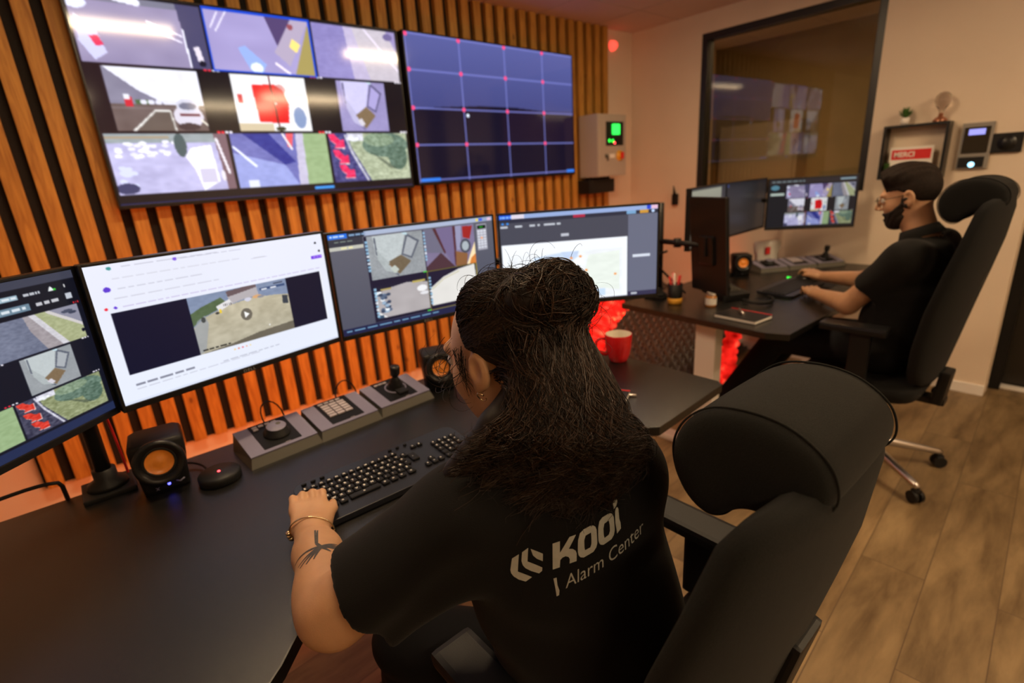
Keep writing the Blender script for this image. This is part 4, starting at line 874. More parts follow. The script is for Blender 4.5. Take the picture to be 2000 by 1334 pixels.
MB().lathe([(0, .012), (.014, .010), (.016, 0)], (-.075, -.096, -.075), 16, rot=rotx(math.pi / 2)).box((-.075, -.112, -.09), (.008, .01, .04), .002).build('key_lock', M_greyd, e)
MB().box((-.005, -.098, -.075), (.06, .003, .03), .001).build('nameplate', M_paper, e)
e = empty('cable_box', (3.35, 2.80, 1.31)); tag(e, 'black cable connector box under the grey electric cabinet', 'connector box')
b = MB(); b.box((0, .02, 0), (.31, .12, .105), .008)
for i in range(6): b.cyl((-.10 + i * .042, -.01, .05), (-.10 + i * .042, -.01, .075), .014, n=12)
b.build('body', M_black, e)
tag(MB().lathe([(0, .05), (.02, .045), (.034, .025), (.038, 0)], (3.69, WA, 2.36), 24, rot=rotx(math.pi / 2)).build('alarm_beacon', mat('red_beacon', (.8, .05, .03), .3, emit=(1, .08, .05), es=1.6)), 'small round red alarm light high in the room corner', 'alarm light')
tag(MB().box((WB - .02, 2.47, 1.16), (.03, .05, .09), .01).cyl((WB - .03, 2.47, 1.2), (WB - .05, 2.47, 1.27), .012, .003).build('wall_hook', M_black), 'small dark hook on the wall above the map monitor', 'hook')
# shelf
e = empty('wall_shelf', (WB, .885, 1.42)); tag(e, 'open square black shelf frame on the right wall', 'shelf')
for nm_, c, s_ in (('top_board', (-.045, 0, .144), (.09, .31, .014)), ('bottom_board', (-.045, 0, -.144), (.09, .31, .014)), ('side_board', (-.045, .148, 0), (.09, .014, .276)), ('side_board', (-.045, -.148, 0), (.09, .014, .276))): MB().box(c, s_, .001).build(nm_, M_blacks, e)
def plant(label, loc, s):
    e = empty('potted_plant', loc); e.scale = (s, s, s); tag(e, label, 'plant')
    MB().lathe([(0, 0), (.022, 0), (.028, .045), (.025, .045), (.024, .04), (0, .038)], n=24).build('pot', M_white, e)
    b = MB(); r = random.Random(3)
    for i in range(70):
        a = r.random() * 6.28; t = r.random() * .9; L = .05 + r.random() * .035; d = Vector((math.cos(a) * math.sin(t), math.sin(a) * math.sin(t), math.cos(t))); s_ = d.cross(Vector((0, 0, 1))).normalized() * .006 if abs(d.z) < .99 else Vector((.006, 0, 0)); p = Vector((0, 0, .04))
        b.quad([p, p + d * L * .6 + s_, p + d * L, p + d * L * .6 - s_])
    b.build('leaves', M_green, e)
plant('tiny green plant in a white pot on top of the black shelf', (WB - .055, .95, 1.571), .85)
plant('tiny green plant inside the black shelf behind the man\'s hair', (WB - .055, 1.005, 1.281), .75)
e = empty('bulb_lamp', (WB - .055, .785, 1.571)); tag(e, 'clear glass bulb ornament on a copper foot on the shelf', 'ornament')
MB().lathe([(0, 0), (.034, 0), (.034, .008), (.022, .022), (.012, .026), (.011, .045), (0, .045)], n=28).build('foot', mat('copper', (.6, .28, .18), .3, metal=1), e)
MB().lathe([(.011, .042), (.012, .06), (.030, .085), (.038, .110), (.034, .135), (.018, .150), (0, .154)], n=28).build('glass_bulb', M_glassclear, e)
e = empty('card', (WB - .05, .895, 1.281), rot=(0, 0, -math.pi / 2)); tag(e, 'white card with a red printed band standing in the shelf', 'card')
MB().box((0, 0, .085), (.21, .004, .165), .0005).build('sheet', M_paper, e); MB().box((0, -.003, .125), (.19, .002, .055), .0003).build('red_band', M_redp, e)
t = link('lettering', text_mesh('MERCI', .04, .9, .0004, 'CENTER', offset=.001), M_paper, e); t.rotation_euler = (math.pi / 2, 0, 0); t.location = (-.032, -.0048, .112)
e = empty('intercom', (WB, .617, 1.46)); tag(e, 'narrow wall intercom with a violet lit screen right of the shelf', 'intercom')
MB().box((-.01, 0, -.03), (.02, .135, .24), .004).build('frame', mat('grey_metal_frame', (.25, .23, .21), .4), e); MB().box((-.022, 0, .0), (.006, .11, .135), .002).build('glass', M_dglass, e); MB().box((-.026, 0, .042), (.003, .07, .03), .001).build('lit_screen', M_lviolet, e)
MB().box((-.022, .005, -.115), (.008, .11, .055), .003).build('reader', M_black, e); MB().lathe([(0, .004), (.014, .002), (.014, 0)], (-.026, .0, -.128), 18, rot=roty(-math.pi / 2)).build('cyan_light', M_lcyan, e)
e = empty('wall_dial', (WB, .487, 1.436)); tag(e, 'black square wall control with a round dial, rightmost on the wall', 'wall control')
MB().box((-.009, 0, 0), (.018, .125, .10), .004).build('plate', M_black, e); MB().lathe([(0, .012), (.020, .012), (.026, .008), (.028, .003), (.038, .003), (.04, 0)], (-.018, 0, 0), 32, rot=roty(-math.pi / 2)).build('dial', M_blacks, e)

# ------------------------------------------------------------------ dimpled foam mat leaning against the back wall
n1 = Vector((3.3, 1.75, .006)); ex = Vector((-1, 0, 0)); ey = Vector((0, 1.10, .66)).normalized()
e = empty('foam_mat', (3.3, 2.0, 0)); tag(e, 'black dimpled foam mat leaning under and behind the far desk', 'foam mat')
NX, NY = 210, 150; Wd, Ln = 1.75, 1.28; nrm = Vector((0, -ey.z, ey.y))
U, V_ = np.meshgrid(np.arange(NX) / (NX - 1), np.arange(NY) / (NY - 1)); uu = U * Wd; vv = V_ * Ln
hgt = .030 * np.clip(np.sin((uu + vv * .55) * 2 * math.pi / .085) * (.55 + .45 * np.sin((vv - uu * .2) * 2 * math.pi / .055)), -.3, 1)
o0 = np.array(n1) + np.array((.55, 0, 0)); PP = o0 + uu[..., None] * np.array(ex) + vv[..., None] * np.array(ey) + (hgt[..., None] + .02) * np.array(nrm)
Vf = PP.reshape(-1, 3); i = np.arange((NX - 1) * (NY - 1)); r = i // (NX - 1); c = i % (NX - 1); v0 = r * NX + c
adopt(link('dimpled_face', np_mesh('dimpled_face', Vf, np.stack([v0, v0 + 1, v0 + NX + 1, v0 + NX], 1)), M_foam), e)
ctr = o0 + np.array(ex) * Wd / 2 + np.array(ey) * Ln / 2 + np.array(nrm) * .008
adopt(MB().box(Vector(ctr), (Wd, Ln, .018), .003, rotx(math.atan2(ey.z, ey.y))).build('sheet', M_foam), e)

# ------------------------------------------------------------------ red-lit lumps of unclear kind, the glow added as emission
def red_lump(label, pts, r, seed, m):
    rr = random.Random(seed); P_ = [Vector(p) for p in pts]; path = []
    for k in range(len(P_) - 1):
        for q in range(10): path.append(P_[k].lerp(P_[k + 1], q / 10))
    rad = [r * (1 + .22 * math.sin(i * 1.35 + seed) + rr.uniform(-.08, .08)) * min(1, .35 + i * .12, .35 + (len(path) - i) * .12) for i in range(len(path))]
    return tag(MB().tube(path, rad, 16).build('glow_lump', m), label, 'added glow')
M_glow = mat('added_red_glow', (.7, .02, .02), .35, emit=(1.0, .012, .012), es=1.0)
_nt = M_glow.node_tree; _t = _nt.nodes.new('ShaderNodeTexCoord'); _n1 = _nt.nodes.new('ShaderNodeTexNoise'); _n1.inputs['Scale'].default_value = 14; _n1.inputs['Detail'].default_value = 2
_r1 = _nt.nodes.new('ShaderNodeValToRGB'); _e = _r1.color_ramp.elements; _e[0].position = .34; _e[0].color = (.22, 0, 0, 1); _e[1].position = .60; _e[1].color = (1, .02, .012, 1); _e2 = _r1.color_ramp.elements.new(.72); _e2.color = (1, .16, .07, 1)  # uneven emission imitates red light and shade on the lumps
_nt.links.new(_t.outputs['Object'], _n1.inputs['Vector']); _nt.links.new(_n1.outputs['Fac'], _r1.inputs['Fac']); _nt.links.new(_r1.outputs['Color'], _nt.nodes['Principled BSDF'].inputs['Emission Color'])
red_lump('glowing red bundled light rope beside the mug and the woman\'s hair', [(2.47, 1.92, .675), (2.36, 1.91, .65), (2.29, 1.90, .58), (2.22, 1.89, .50), (2.16, 1.88, .43), (2.11, 1.87, .36)], .078, 1, M_glow)
red_lump('glowing red ribbed light rope under the far desk beside the man\'s knee', [(2.90, 1.30, .64), (2.82, 1.33, .57), (2.78, 1.35, .47), (2.79, 1.37, .36), (2.83, 1.39, .24), (2.88, 1.41, .12)], .042, 2, M_glow)
tag(MB().box((.75, 1.585, .700), (1.9, .012, .008)).build('led_strip', M_ledstrip), 'red light strip under the back edge of the near desk', 'light strip')
tag(MB().box((3.0, 1.685, .700), (1.5, .012, .008)).build('led_strip', M_ledstrip), 'red light strip under the back edge of the far desk', 'light strip')

# ------------------------------------------------------------------ office chairs
def rring(cx, cy, z, hx, hy, n=28, e=.45, tilt=0):
    out = []
    for j in range(n):
        t = 2 * math.pi * j / n; c, s = math.cos(t), math.sin(t)
        out.append(Vector((cx + hx * math.copysign(abs(c) ** e, c), cy + hy * math.copysign(abs(s) ** e, s), z + tilt * math.copysign(abs(s) ** e, s))))
    return out
def chair(label, loc, rz, fab, seat_z=.46, bz=0.0, base_rot=0.0, metal=None, hoff=0.0, aw=.240, az=.235):
    e = empty('office_chair', loc, rz); tag(e, label, 'office chair')
    S = seat_z
    MB().loft([rring(0, .02, S - .075, .20, .19), rring(0, .02, S - .07, .235, .225), rring(0, .02, S - .03, .25, .24), rring(0, .02, S - .008, .24, .23), rring(0, .02, S, .19, .18)]).build('seat', fab, e)
    prof = [(.00, -.215, .14, .02), (.015, -.215, .19, .03), (.06, -.220, .225, .036), (.15, -.235, .248, .040), (.28, -.262, .262, .040), (.40, -.290, .255, .038), (.50, -.312, .238, .036), (.595, -.326, .215, .032), (.620, -.330, .195, .024), (.630, -.331, .15, .012)]
    b = MB(); rings = []
    for dz, y, hx, hy in prof:
        z = S + dz / .63 * (1.10 + bz - S); rr = rring(0, 0, 0, hx, hy, 40, .6)
        rings.append([Vector((p.x, y + p.y + .05 * (abs(p.x) / .26) ** 2.2, z)) for p in rr])   # wings curve forward
    b.loft(rings).build('backrest', fab, e)
    MB().box((0, -.275, .62 + bz), (.08, .022, .42), .008, rotx(.2)).build('back_bar', M_black, e)
    # headrest: a kidney section pad swept sideways
    sec = [(-.104, .005), (-.100, .038), (-.080, .062), (-.045, .080), (.0, .084), (.045, .074), (.078, .045), (.092, .008), (.086, -.030), (.066, -.060), (.040, -.074), (.018, -.066), (.0, -.046), (-.022, -.036), (-.050, -.036), (-.082, -.024)]
    rings = []
    for x, k in ((-.136, .50), (-.134, .86), (-.128, 1.0), (-.118, 1.05), (-.10, 1.07), (-.05, 1.08), (-.02, 1.085), (.03, 1.08), (.07, 1.07), (.094, 1.05), (.106, .99), (.1115, .84), (.113, .50)):
        rings.append([Vector((x + hoff, -.245 + y * k, 1.085 + bz + z * k)) for y, z in sec])
    hr = MB().loft(rings).build('headrest', fab, e); sm = hr.modifiers.new('soft', 'SUBSURF'); sm.levels = 2; sm.render_levels = 2
    for x in (-.117, .094):
        pts = [Vector((x + hoff, -.245 + y * 1.035, 1.085 + bz + z * 1.035)) for y, z in sec]; pts = pts + [pts[0]]
        sp_ = []
        for i in range(len(pts) - 1):
            p0, p1, p2, p3 = pts[i - 1 if i else -2], pts[i], pts[i + 1], pts[(i + 2) if i + 2 < len(pts) else 1]
            for q in range(6):
                t = q / 6; sp_.append(.5 * ((2 * p1) + (p2 - p0) * t + (2 * p0 - 5 * p1 + 4 * p2 - p3) * t * t + (3 * p1 - p0 - 3 * p2 + p3) * t ** 3))
        MB().tube(sp_ + [sp_[0]], .0016, 6).build('seam', fab, hr)
    for sx in (-1, 1):
        a = MB().box((sx * aw, .03, S + az), (.085, .25, .032), .012).build('armrest', M_black if metal is None else M_blacks, e)
        MB().box((sx * aw, .0, S + az / 2 - .01), (.035, .075, az - .005), .008).box((sx * (aw - .04), .0, S - .035), (.15, .06, .025), .006).build('armrest_post', M_black, a)
    MB().box((0, 0, S - .095), (.20, .24, .045), .01).box((0, -.20, S - .095), (.07, .16, .03), .008).build('mechanism', M_black, e)
    MB().box((0, -.26, S - .03), (.10, .04, .15), .01, rotx(.1)).lathe([(.012, -.012), (.026, -.012), (.028, 0), (.026, .012), (.012, .012)], (.14, -.23, S - .11), 20, rot=roty(math.pi / 2)).box((.09, -.23, S - .11), (.08, .012, .012)).build('adjuster', M_black, e)
    MB().cyl((0, 0, .10), (0, 0, S - .10), .026).cyl((0, 0, .09), (0, 0, .24), .034).build('gas_column', M_black, e)
    mm = metal or M_black
    for k in range(5):
        a = base_rot + k * 2 * math.pi / 5; d = Vector((math.cos(a), math.sin(a), 0))
        lg = MB().tube([d * .02 + Vector((0, 0, .125)), d * .12 + Vector((0, 0, .118)), d * .24 + Vector((0, 0, .095)), d * .325 + Vector((0, 0, .078)), d * .34 + Vector((0, 0, .068))], [.026, .022, .017, .014, .012], 10).build('base_leg', mm, e)
        s_ = d.cross(Vector((0, 0, 1))); c = MB()
        for q in (-.014, .014): c.cyl(d * .335 + s_ * (q - .008) + Vector((0, 0, .028)), d * .335 + s_ * (q + .008) + Vector((0, 0, .028)), .027, n=20)
        c.box(d * .335 + Vector((0, 0, .045)), (.03, .03, .035), .006, rotz(a)); c.build('caster', M_black, lg)
    return e
chair('charcoal fabric office chair with thick headrest in the foreground', (.655, .50, 0), 0, M_fabric, .46, -.02, .3, None, .035, .300, .178)
chair('black office chair the bearded man sits in, with aluminium star base', (2.68, .63, 0), 0, M_fabric2, .50, .15, math.radians(-54 - 72 * 0), M_chrome)
# ------------------------------------------------------------------ people
def frame(fwd):
    f = Vector(fwd).normalized(); r = f.cross(Vector((0, 0, 1))).normalized(); u = r.cross(f)
    return np.array([[r.x, f.x, u.x], [r.y, f.y, u.y], [r.z, f.z, u.z]])
def head_sdf(q, ear=1.0):
    d = s_ell(q, (0, -.015, .025), (.075, .095, .088))
    d = smin(d, s_ell(q, (0, .030, -.030), (.060, .064, .085)), .03)
    d = smin(d, s_ell(q, (0, .034, -.074), (.050, .052, .046)), .03)
    d = smin(d, s_ell(q, (0, .070, -.100), (.022, .018, .020)), .02)
    for s in (-1, 1):
        d = smin(d, s_ell(q, (s * .040, .052, -.034), (.024, .026, .028)), .02)
    d = smin(d, s_cone(q, (-.032, .083, .020), (.032, .083, .020), .012, .012), .014)
    for s in (-1, 1):
        d = smax(d, -s_ell(q, (s * .031, .104, .001), (.019, .018, .013)), .014)
    d = smin(d, s_cone(q, (0, .092, .010), (0, .116, -.026), .007, .0105), .010)
    for s in (-1, 1): d = smin(d, s_ell(q, (s * .011, .103, -.034), (.008, .010, .007)), .006)
    d = smin(d, s_ell(q, (0, .090, -.0625), (.024, .010, .006)), .005); d = smin(d, s_ell(q, (0, .088, -.0745), (.021, .010, .0065)), .005)
    d = smax(d, -s_ell(q, (0, .100, -.0685), (.024, .012, .0016)), .003)
    for s in (-1, 1):
        e = s_ell(q, (s * .080, -.006, -.012), (.0085, .020 * ear, .033 * ear)); e = smax(e, -s_ell(q, (s * .090, -.003, -.006), (.009, .012, .021)), .004)
        e = smin(e, s_ell(q, (s * .077, .006, -.038), (.006, .008, .009)), .008); e = smin(e, s_ell(q, (s * .079, .007, -.012), (.006, .004, .007)), .005)
        d = smin(d, e, .006)
    return d
def hand_sdf(P, wrist, knuck, side, curl=1.0, r=1.0):
    """relaxed hand: wrist and knuckle centre, side points from the little finger to the thumb"""
    w = _n(wrist); k = _n(knuck); f = (k - w); L = np.linalg.norm(f); f = f / L; s = _n(side); s = s - f * (s @ f); s /= np.linalg.norm(s)
    up = np.cross(s, f); up = up * np.sign(up[2]); R = np.stack([s, f, up], 1)
    d = s_box(P, (w + k) / 2 + f * .006, (.038 * r, L / 2 + .006, .014 * r), .013, R)
    d = smin(d, s_ell(P, w + f * .03 + s * .022 - up * .004, (.022, .034, .017), R), .015)
    for i, (o, ln) in enumerate(((-.031, .062), (-.011, .076), (.010, .080), (.030, .070))):
        b = k + s * o * r; ln = ln * r; rr = (.0078, .0085, .0088, .0088)[i] * r
        p1 = b + f * ln * .46 + up * .006 * curl; p2 = p1 + f * ln * .26 - up * ln * .26 * curl; p3 = p2 + f * ln * .10 * (1.6 - curl) - up * ln * .24 * curl
        d = smin(d, s_cone(P, b - f * .01, p1, rr + .001, rr), .008); d = smin(d, s_cone(P, p1, p2, rr, rr * .93), .003); d = smin(d, s_cone(P, p2, p3, rr * .93, rr * .82), .002)
    t0 = w + f * .025 + s * .030; t1 = t0 + f * .030 + s * .018 - up * .004; t2 = t1 + f * .028 + s * .002 - up * .008
    d = smin(d, s_cone(P, t0, t1, .0125, .0105), .012); d = smin(d, s_cone(P, t1, t2, .0105, .0088), .003)
    return d
def eyes(parent, Hc, R, sc=1.0):
    for s in (-1, 1):
        c = Hc + R @ _n((s * .031 * sc, .0825 * sc, .001)); rot = Matrix(R.tolist()) @ rotx(-math.pi / 2)
        e = adopt(MB().lathe([(.0115 * math.sin(t), .0115 * math.cos(t)) for t in np.linspace(0.0, math.pi, 14)], c, 20, rot=rot).build('eye', mat('eye_white', (.75, .70, .66), .2)), parent)
        adopt(MB().lathe([(0, .0119), (.0035, .0117), (.0055, .0109)], c, 16, rot=rot).build('iris', mat('iris_brown', (.05, .02, .01), .2)), e)

# ---- the seated woman
wf = _n((.40, .917, 0)); wr = _n((.917, -.40, 0)); WR = np.stack([wr, wf, _n((0, 0, 1))], 1)
S_ = _n((.530, .535, .945)); LSH = S_ - wr * .162 + _n((0, 0, -.01)); RSH = S_ + wr * .108
PEL = _n((.605, .492, .545)); LEL = _n((.188, .712, .791)); LWR = _n((.246, .975, .774)); LKN = _n((.268, 1.040, .785))
REL = _n((.775, .64, .80)); RWR = _n((.735, .880, .785)); RKN = _n((.725, .955, .785))
WHC = _n((.531, .657, 1.157)); WFR = frame((-.265, .94, -.24)); WSC = 1.06
def w_body(P):
    d = head_sdf((P - WHC) @ WFR / WSC, .92) * WSC
    d = smin(d, s_cone(P, S_ + _n((0, .015, .02)), WHC + _n((.0, -.025, -.06)), .060, .056), .03)
    d = smin(d, s_cone(P, LSH, RSH, .055, .055), .05); d = smin(d, s_ell(P, (.53, .512, .82), (.14, .10, .18), WR), .05)
    d = smin(d, s_ell(P, (.567, .50, .66), (.14, .11, .17), WR), .05); d = smin(d, s_ell(P, PEL, (.16, .125, .10), WR), .05)
    d = smin(d, s_cone(P, LSH, LEL, .060, .053), .03); d = smin(d, s_cone(P, LEL, LEL * .35 + LWR * .65, .052, .043), .02); d = smin(d, s_cone(P, LEL * .35 + LWR * .65, LWR, .042, .0325), .02)
    d = smin(d, s_ell(P, LEL * .80 + LWR * .20 + _n((-.004, 0, -.002)), (.054, .085, .044), np.stack([_n((.94, -.34, 0)), _n((.34, .94, 0)), _n((0, 0, 1))], 1)), .02)
    d = smin(d, hand_sdf(P, LWR, LKN, (1, -.25, -.10), 1.0, 1.0), .018)
    d = smin(d, s_cone(P, RSH, REL, .054, .044), .03); d = smin(d, s_cone(P, REL, RWR, .043, .028), .02); d = smin(d, hand_sdf(P, RWR, RKN, (-1, -.3, 0), .7, 1.0), .018)
    for hx, kn, an in ((-.085, (.345, .80, .545), (.40, 1.0, .10)), (.085, (.70, .80, .535), (.72, .95, .10))):
        h = PEL + wr * hx + _n((0, 0, -.02)); d = smin(d, s_cone(P, h, kn, .072, .052), .03); d = smin(d, s_cone(P, kn, an, .050, .034), .02)
        d = smin(d, s_cone(P, an, _n(an) + _n((0, .11, -.05)), .034, .026), .02)
    return d
woman = empty('person', (.60, .45, 0)); tag(woman, 'seated person with long dark curly half-up hair, black printed t-shirt, typing', 'person')
adopt(blob('body', w_body, (.04, .26, .03), (.92, 1.22, 1.32), .0034, M_skin), woman)
eyes(woman, WHC, WFR, 1.06)
SLV = LSH * .16 + LEL * .84 + _n((.020, -.004, .0)); sd = LEL - LSH; sd = sd / np.linalg.norm(sd)
SRV = RSH * .35 + REL * .65; sdr = (REL - RSH) / np.linalg.norm(REL - RSH)
def w_shirt(P):
    d = s_cone(P, LSH + _n((0, 0, -.012)), RSH + _n((0, 0, -.012)), .074, .070)
    d = smin(d, s_cone(P, S_, S_ + _n((.005, .03, .055)), .070, .058), .04)
    d = smin(d, s_ell(P, (.525, .510, .80), (.172, .125, .20), WR), .05); d = smin(d, s_ell(P, (.565, .500, .65), (.178, .150, .18), WR), .06)
    d = smin(d, s_ell(P, (.600, .495, .53), (.195, .145, .10), WR), .05)
    q = P - _n((.55, .45, .8)); a = q @ wr; z = q[:, 2]
    sl = s_cone(P, LSH + _n((.01, -.012, -.01)), SLV + sd * .06, .088, .084); sl = smax(sl, (P - SLV) @ sd, .006)
    sr = s_cone(P, RSH, SRV + sdr * .05, .075, .072); sr = smax(sr, (P - SRV) @ sdr, .006)
    d = smin(d, sl, .05); d = smin(d, sr, .05)
    d = smax(d, .50 - P[:, 2], .01); d = smax(d, -(s_cone(P, S_, WHC, .054, .056)), .006)
    fold = .0050 * np.sin(a * 34 + z * 9 + 2.2 * np.sin(z * 13)) * np.clip((.86 - P[:, 2]) * 4, 0, 1) + .0055 * np.sin((P @ _n((.7, .2, -1.2))) * 42 + 1.5 * np.sin(a * 20)) * np.clip((.5 - P[:, 0]) * 5, 0, 1)
    return d + fold
shirt = adopt(blob('t_shirt', w_shirt, (.04, .22, .46), (.92, .86, 1.12), .0055, M_shirt), woman)
def w_trs(P):
    d = s_ell(P, PEL + _n((0, 0, -.01)), (.185, .145, .105), WR)
    for hx, kn, an in ((-.085, (.345, .80, .545), (.40, 1.0, .10)), (.085, (.70, .80, .535), (.72, .95, .10))):
        h = PEL + wr * hx + _n((0, 0, -.02)); d = smin(d, s_cone(P, h, kn, .096, .074), .03); d = smin(d, s_cone(P, kn, _n(an) + _n((0, 0, .02)), .066, .058), .02)
    return smax(d, .11 - P[:, 2], .005) + .002 * np.sin(P[:, 1] * 60 + P[:, 0] * 40)
adopt(blob('trousers', w_trs, (.20, .24, .08), (.90, 1.16, .68), .008, M_trouser), woman)
for an in ((.40, 1.0), (.72, .95)):
    b = MB(); b.loft([rring(an[0], an[1] + .055, z, hx, hy, 24, .8) for z, hx, hy in ((0, .042, .125), (.02, .046, .13), (.05, .042, .12), (.075, .036, .085), (.105, .036, .05))]); adopt(b.build('shoe', M_black), woman)

# bracelet and earring
def hl(x, y, z): return WHC + WFR @ _n((x, y, z)) * WSC
bc = LWR + (LKN - LWR) * .10 + _n((-.002, -.012, -.002)); ax = (LKN - LWR) / np.linalg.norm(LKN - LWR); sx_ = np.cross(ax, (0, 0, 1)); sx_ /= np.linalg.norm(sx_); ux = np.cross(sx_, ax)
ax2 = ax * 1.0 + sx_ * .35; ax2 /= np.linalg.norm(ax2)
ring = [Vector(bc + sx_ * .0425 * math.cos(t) + ux * .038 * math.sin(t) - ax * .012 * math.cos(t)) for t in np.linspace(0, 2 * math.pi, 49)]
br = adopt(MB().tube(ring, .0016, 8).build('bracelet', M_gold), woman)
b = MB()
for k, t in enumerate((math.pi * 1.0, math.pi * 1.06, math.pi * 1.12)):
    p = bc + sx_ * .0445 * math.cos(t) + ux * .040 * math.sin(t) - ax * .012 * math.cos(t)
    b.lathe([(.0001, -.005), (.005, -.0035), (.0062, 0), (.005, .0035), (.0001, .005)], p, 14, rot=rotx(k * .8))
adopt(b.build('charm', M_gold), br)
ec = hl(-.079, .004, -.052)
adopt(MB().tube([Vector(ec + _n((-.004 * math.sin(t), 0, 0)) + WFR @ _n((0, .0065 * math.cos(t), .0075 * math.sin(t)))) for t in np.linspace(-2.6, 2.9, 20)], .0013, 8).build('earring', M_gold), woman)

# ---- hair of the woman
def w_hairbulk(P):
    q = (P - WHC) @ WFR / WSC; x, y, z = q[:, 0], q[:, 1], q[:, 2]
    cap = s_ell(q, (0, -.015, .028), (.0815, .103, .096))
    line = np.where(z > .018, y - (-.002 + .30 * np.clip(z, 0, .1)), y - np.interp(z, [-.05, -.008, .018], [-.036, -.030, .004]))
    cap = smax(cap, line, .012); cap = smax(cap, -.07 - z, .02)
    d = cap
    d = smin(d, s_ell(q, (.010, -.106, .072), (.058, .046, .044)), .022); d = smin(d, s_ell(q, (.040, -.118, .050), (.036, .034, .034)), .02); d = smin(d, s_ell(q, (-.035, -.09, .075), (.034, .036, .030)), .02)
    d = d * WSC
    for i, (a, m, e) in enumerate(HAIRC):
        r_ = .028 if i == 0 else .036; d = smin(d, smin(s_cone(P, a, m, r_, r_ + .002), s_cone(P, m, e, r_ + .002, .022), .01), .018)
    return d
HEM = [_n(p) for p in ((.375, .600, 1.010), (.415, .555, .985), (.450, .510, .965), (.495, .472, .950), (.532, .448, .972), (.558, .438, .990), (.580, .436, 1.005))]
_top = [hl(-.046, -.066, -.045), hl(-.042, -.076, -.03), hl(-.035, -.082, -.01), hl(-.005, -.095, .0), hl(.025, -.090, .0), (hl(.050, -.070, -.01)), hl(.064, -.045, -.03)]
_mid = [_n(p) for p in ((.44, .575, 1.07), (.470, .535, 1.065), (.500, .500, 1.055), (.532, .472, 1.045), (.555, .452, 1.042), (.573, .450, 1.040), (.583, .464, 1.040))]
HAIRC = list(zip(_top, _mid, HEM))
hair = adopt(blob('hair', w_hairbulk, (.30, .36, .88), (.76, .84, 1.36), .0045, M_hair), woman)
def proj_sdf(P, f, off, it=4):
    P = P.copy()
    for _ in range(it):
        d = f(P); e = .002; g = np.stack([f(P + _n(v) * e) - d for v in ((1, 0, 0), (0, 1, 0), (0, 0, 1))], 1) / e
        P -= g * ((d - off) / np.maximum((g * g).sum(1), .2))[:, None] * .8
    return P
def strands(name, paths, rad, mats, parent, taper=.25, mi=None):
    """paths (N, K, 3) -> one mesh of three sided hairs"""
    N, K, _ = paths.shape; t = np.gradient(paths, axis=1); t /= np.linalg.norm(t, axis=2, keepdims=True) + 1e-9
    up = np.array((.31, .22, .92)); a = np.cross(t, up); a /= np.linalg.norm(a, axis=2, keepdims=True) + 1e-9; b = np.cross(t, a)
    rr = (rad if np.ndim(rad) else np.full(N, rad))[:, None] * (1 - (1 - taper) * np.linspace(0, 1, K)[None] ** 1.5)
    V = np.stack([paths + (a * math.cos(q) + b * math.sin(q)) * rr[..., None] for q in (0, 2.0944, 4.1888)], 2)
    idx = np.arange(N * K * 3).reshape(N, K, 3); Q = []
    for j in range(3):
        k = (j + 1) % 3; Q.append(np.stack([idx[:, :-1, j], idx[:, :-1, k], idx[:, 1:, k], idx[:, 1:, j]], -1).reshape(-1, 4))
    Q = np.concatenate(Q); me = np_mesh(name, V.reshape(-1, 3), Q); o = link(name, me, mats, None)
    if mi is not None:
        m = np.tile(np.repeat(mi, K - 1), 3).astype(np.int32); me.polygons.foreach_set('material_index', m)
    return adopt(o, parent)
K = 22; ts = np.linspace(0, 1, K); allp = []; allr = []
HEMa = np.array(HEM); MIDa = np.array(_mid); TOPa = np.array(_top)
def lerp_row(A, s):
    s = np.clip(s, 0, 1) * (len(A) - 1); i = min(int(s), len(A) - 2); return A[i] * (1 - (s - i)) + A[i + 1] * (s - i)
rg = np.random.RandomState(5)
for gidx in range(250):
    s = rg.rand(); h = rg.rand(); s2 = np.clip(s + rg.normal() * .08, -.02, 1.02)
    a = lerp_row(TOPa, s) + (hl(0, 0, 0) - hl(0, 0, 0)) + WFR @ _n((0, 0, .05 * h)); m = lerp_row(MIDa, s2); e = lerp_row(HEMa, s2) + _n((0, 0, .012 + .02 * np.clip(s2, 0, 1) - .04 * rg.rand() ** 2 + .05 * rg.rand() ** 2)) + (lerp_row(HEMa, s2) - m) * rg.uniform(-.15, .18)
    base = (1 - ts[:, None]) ** 2 * a + 2 * ts[:, None] * (1 - ts[:, None]) * (m * 1.3 - (a + e) * .15) + ts[:, None] ** 2 * e
    base = base + (_n((-.40, -.87, .55)) * .048)[None] * np.clip(ts[:, None] * 2.2, 0, 1) * np.clip(1.7 - ts[:, None], 0, 1)
    ph = rg.rand() * 6.28; fr = rg.uniform(2.0, 4.6); am = rg.uniform(.010, .021)
    wv = np.sin(ts * fr * 6.28 + ph) * am * (.25 + ts); lat = np.array((.93, -.36, 0)) + 0
    base = base + wv[:, None] * lat + (np.cos(ts * fr * 6.28 + ph) * am * .5 * ts)[:, None] * np.array((0, 0, 1.))
    n = 15; off = rg.normal(size=(n, 3)) * .0050; spread = (1.1 - .55 * ts)[None, :, None]
    st = base[None] + off[:, None, :] * spread + .0012 * np.sin(ts[None, :, None] * 14 * rg.rand(n, 1, 3) + rg.rand(n, 1, 3) * 6.28)
    tip = rg.rand(n) < .3; st[tip] += (ts ** 3)[None, :, None] * rg.normal(size=(tip.sum(), 1, 3)) * .016
    allp.append(st); allr.append(rg.uniform(.0006, .0012, n))
Pth = np.concatenate(allp); offs = rg.uniform(.000, .011, len(Pth)); lay = np.tile(offs[:, None], (1, K))
lay = lay + .012 * (ts[None] ** 2) * rg.rand(len(Pth), 1)
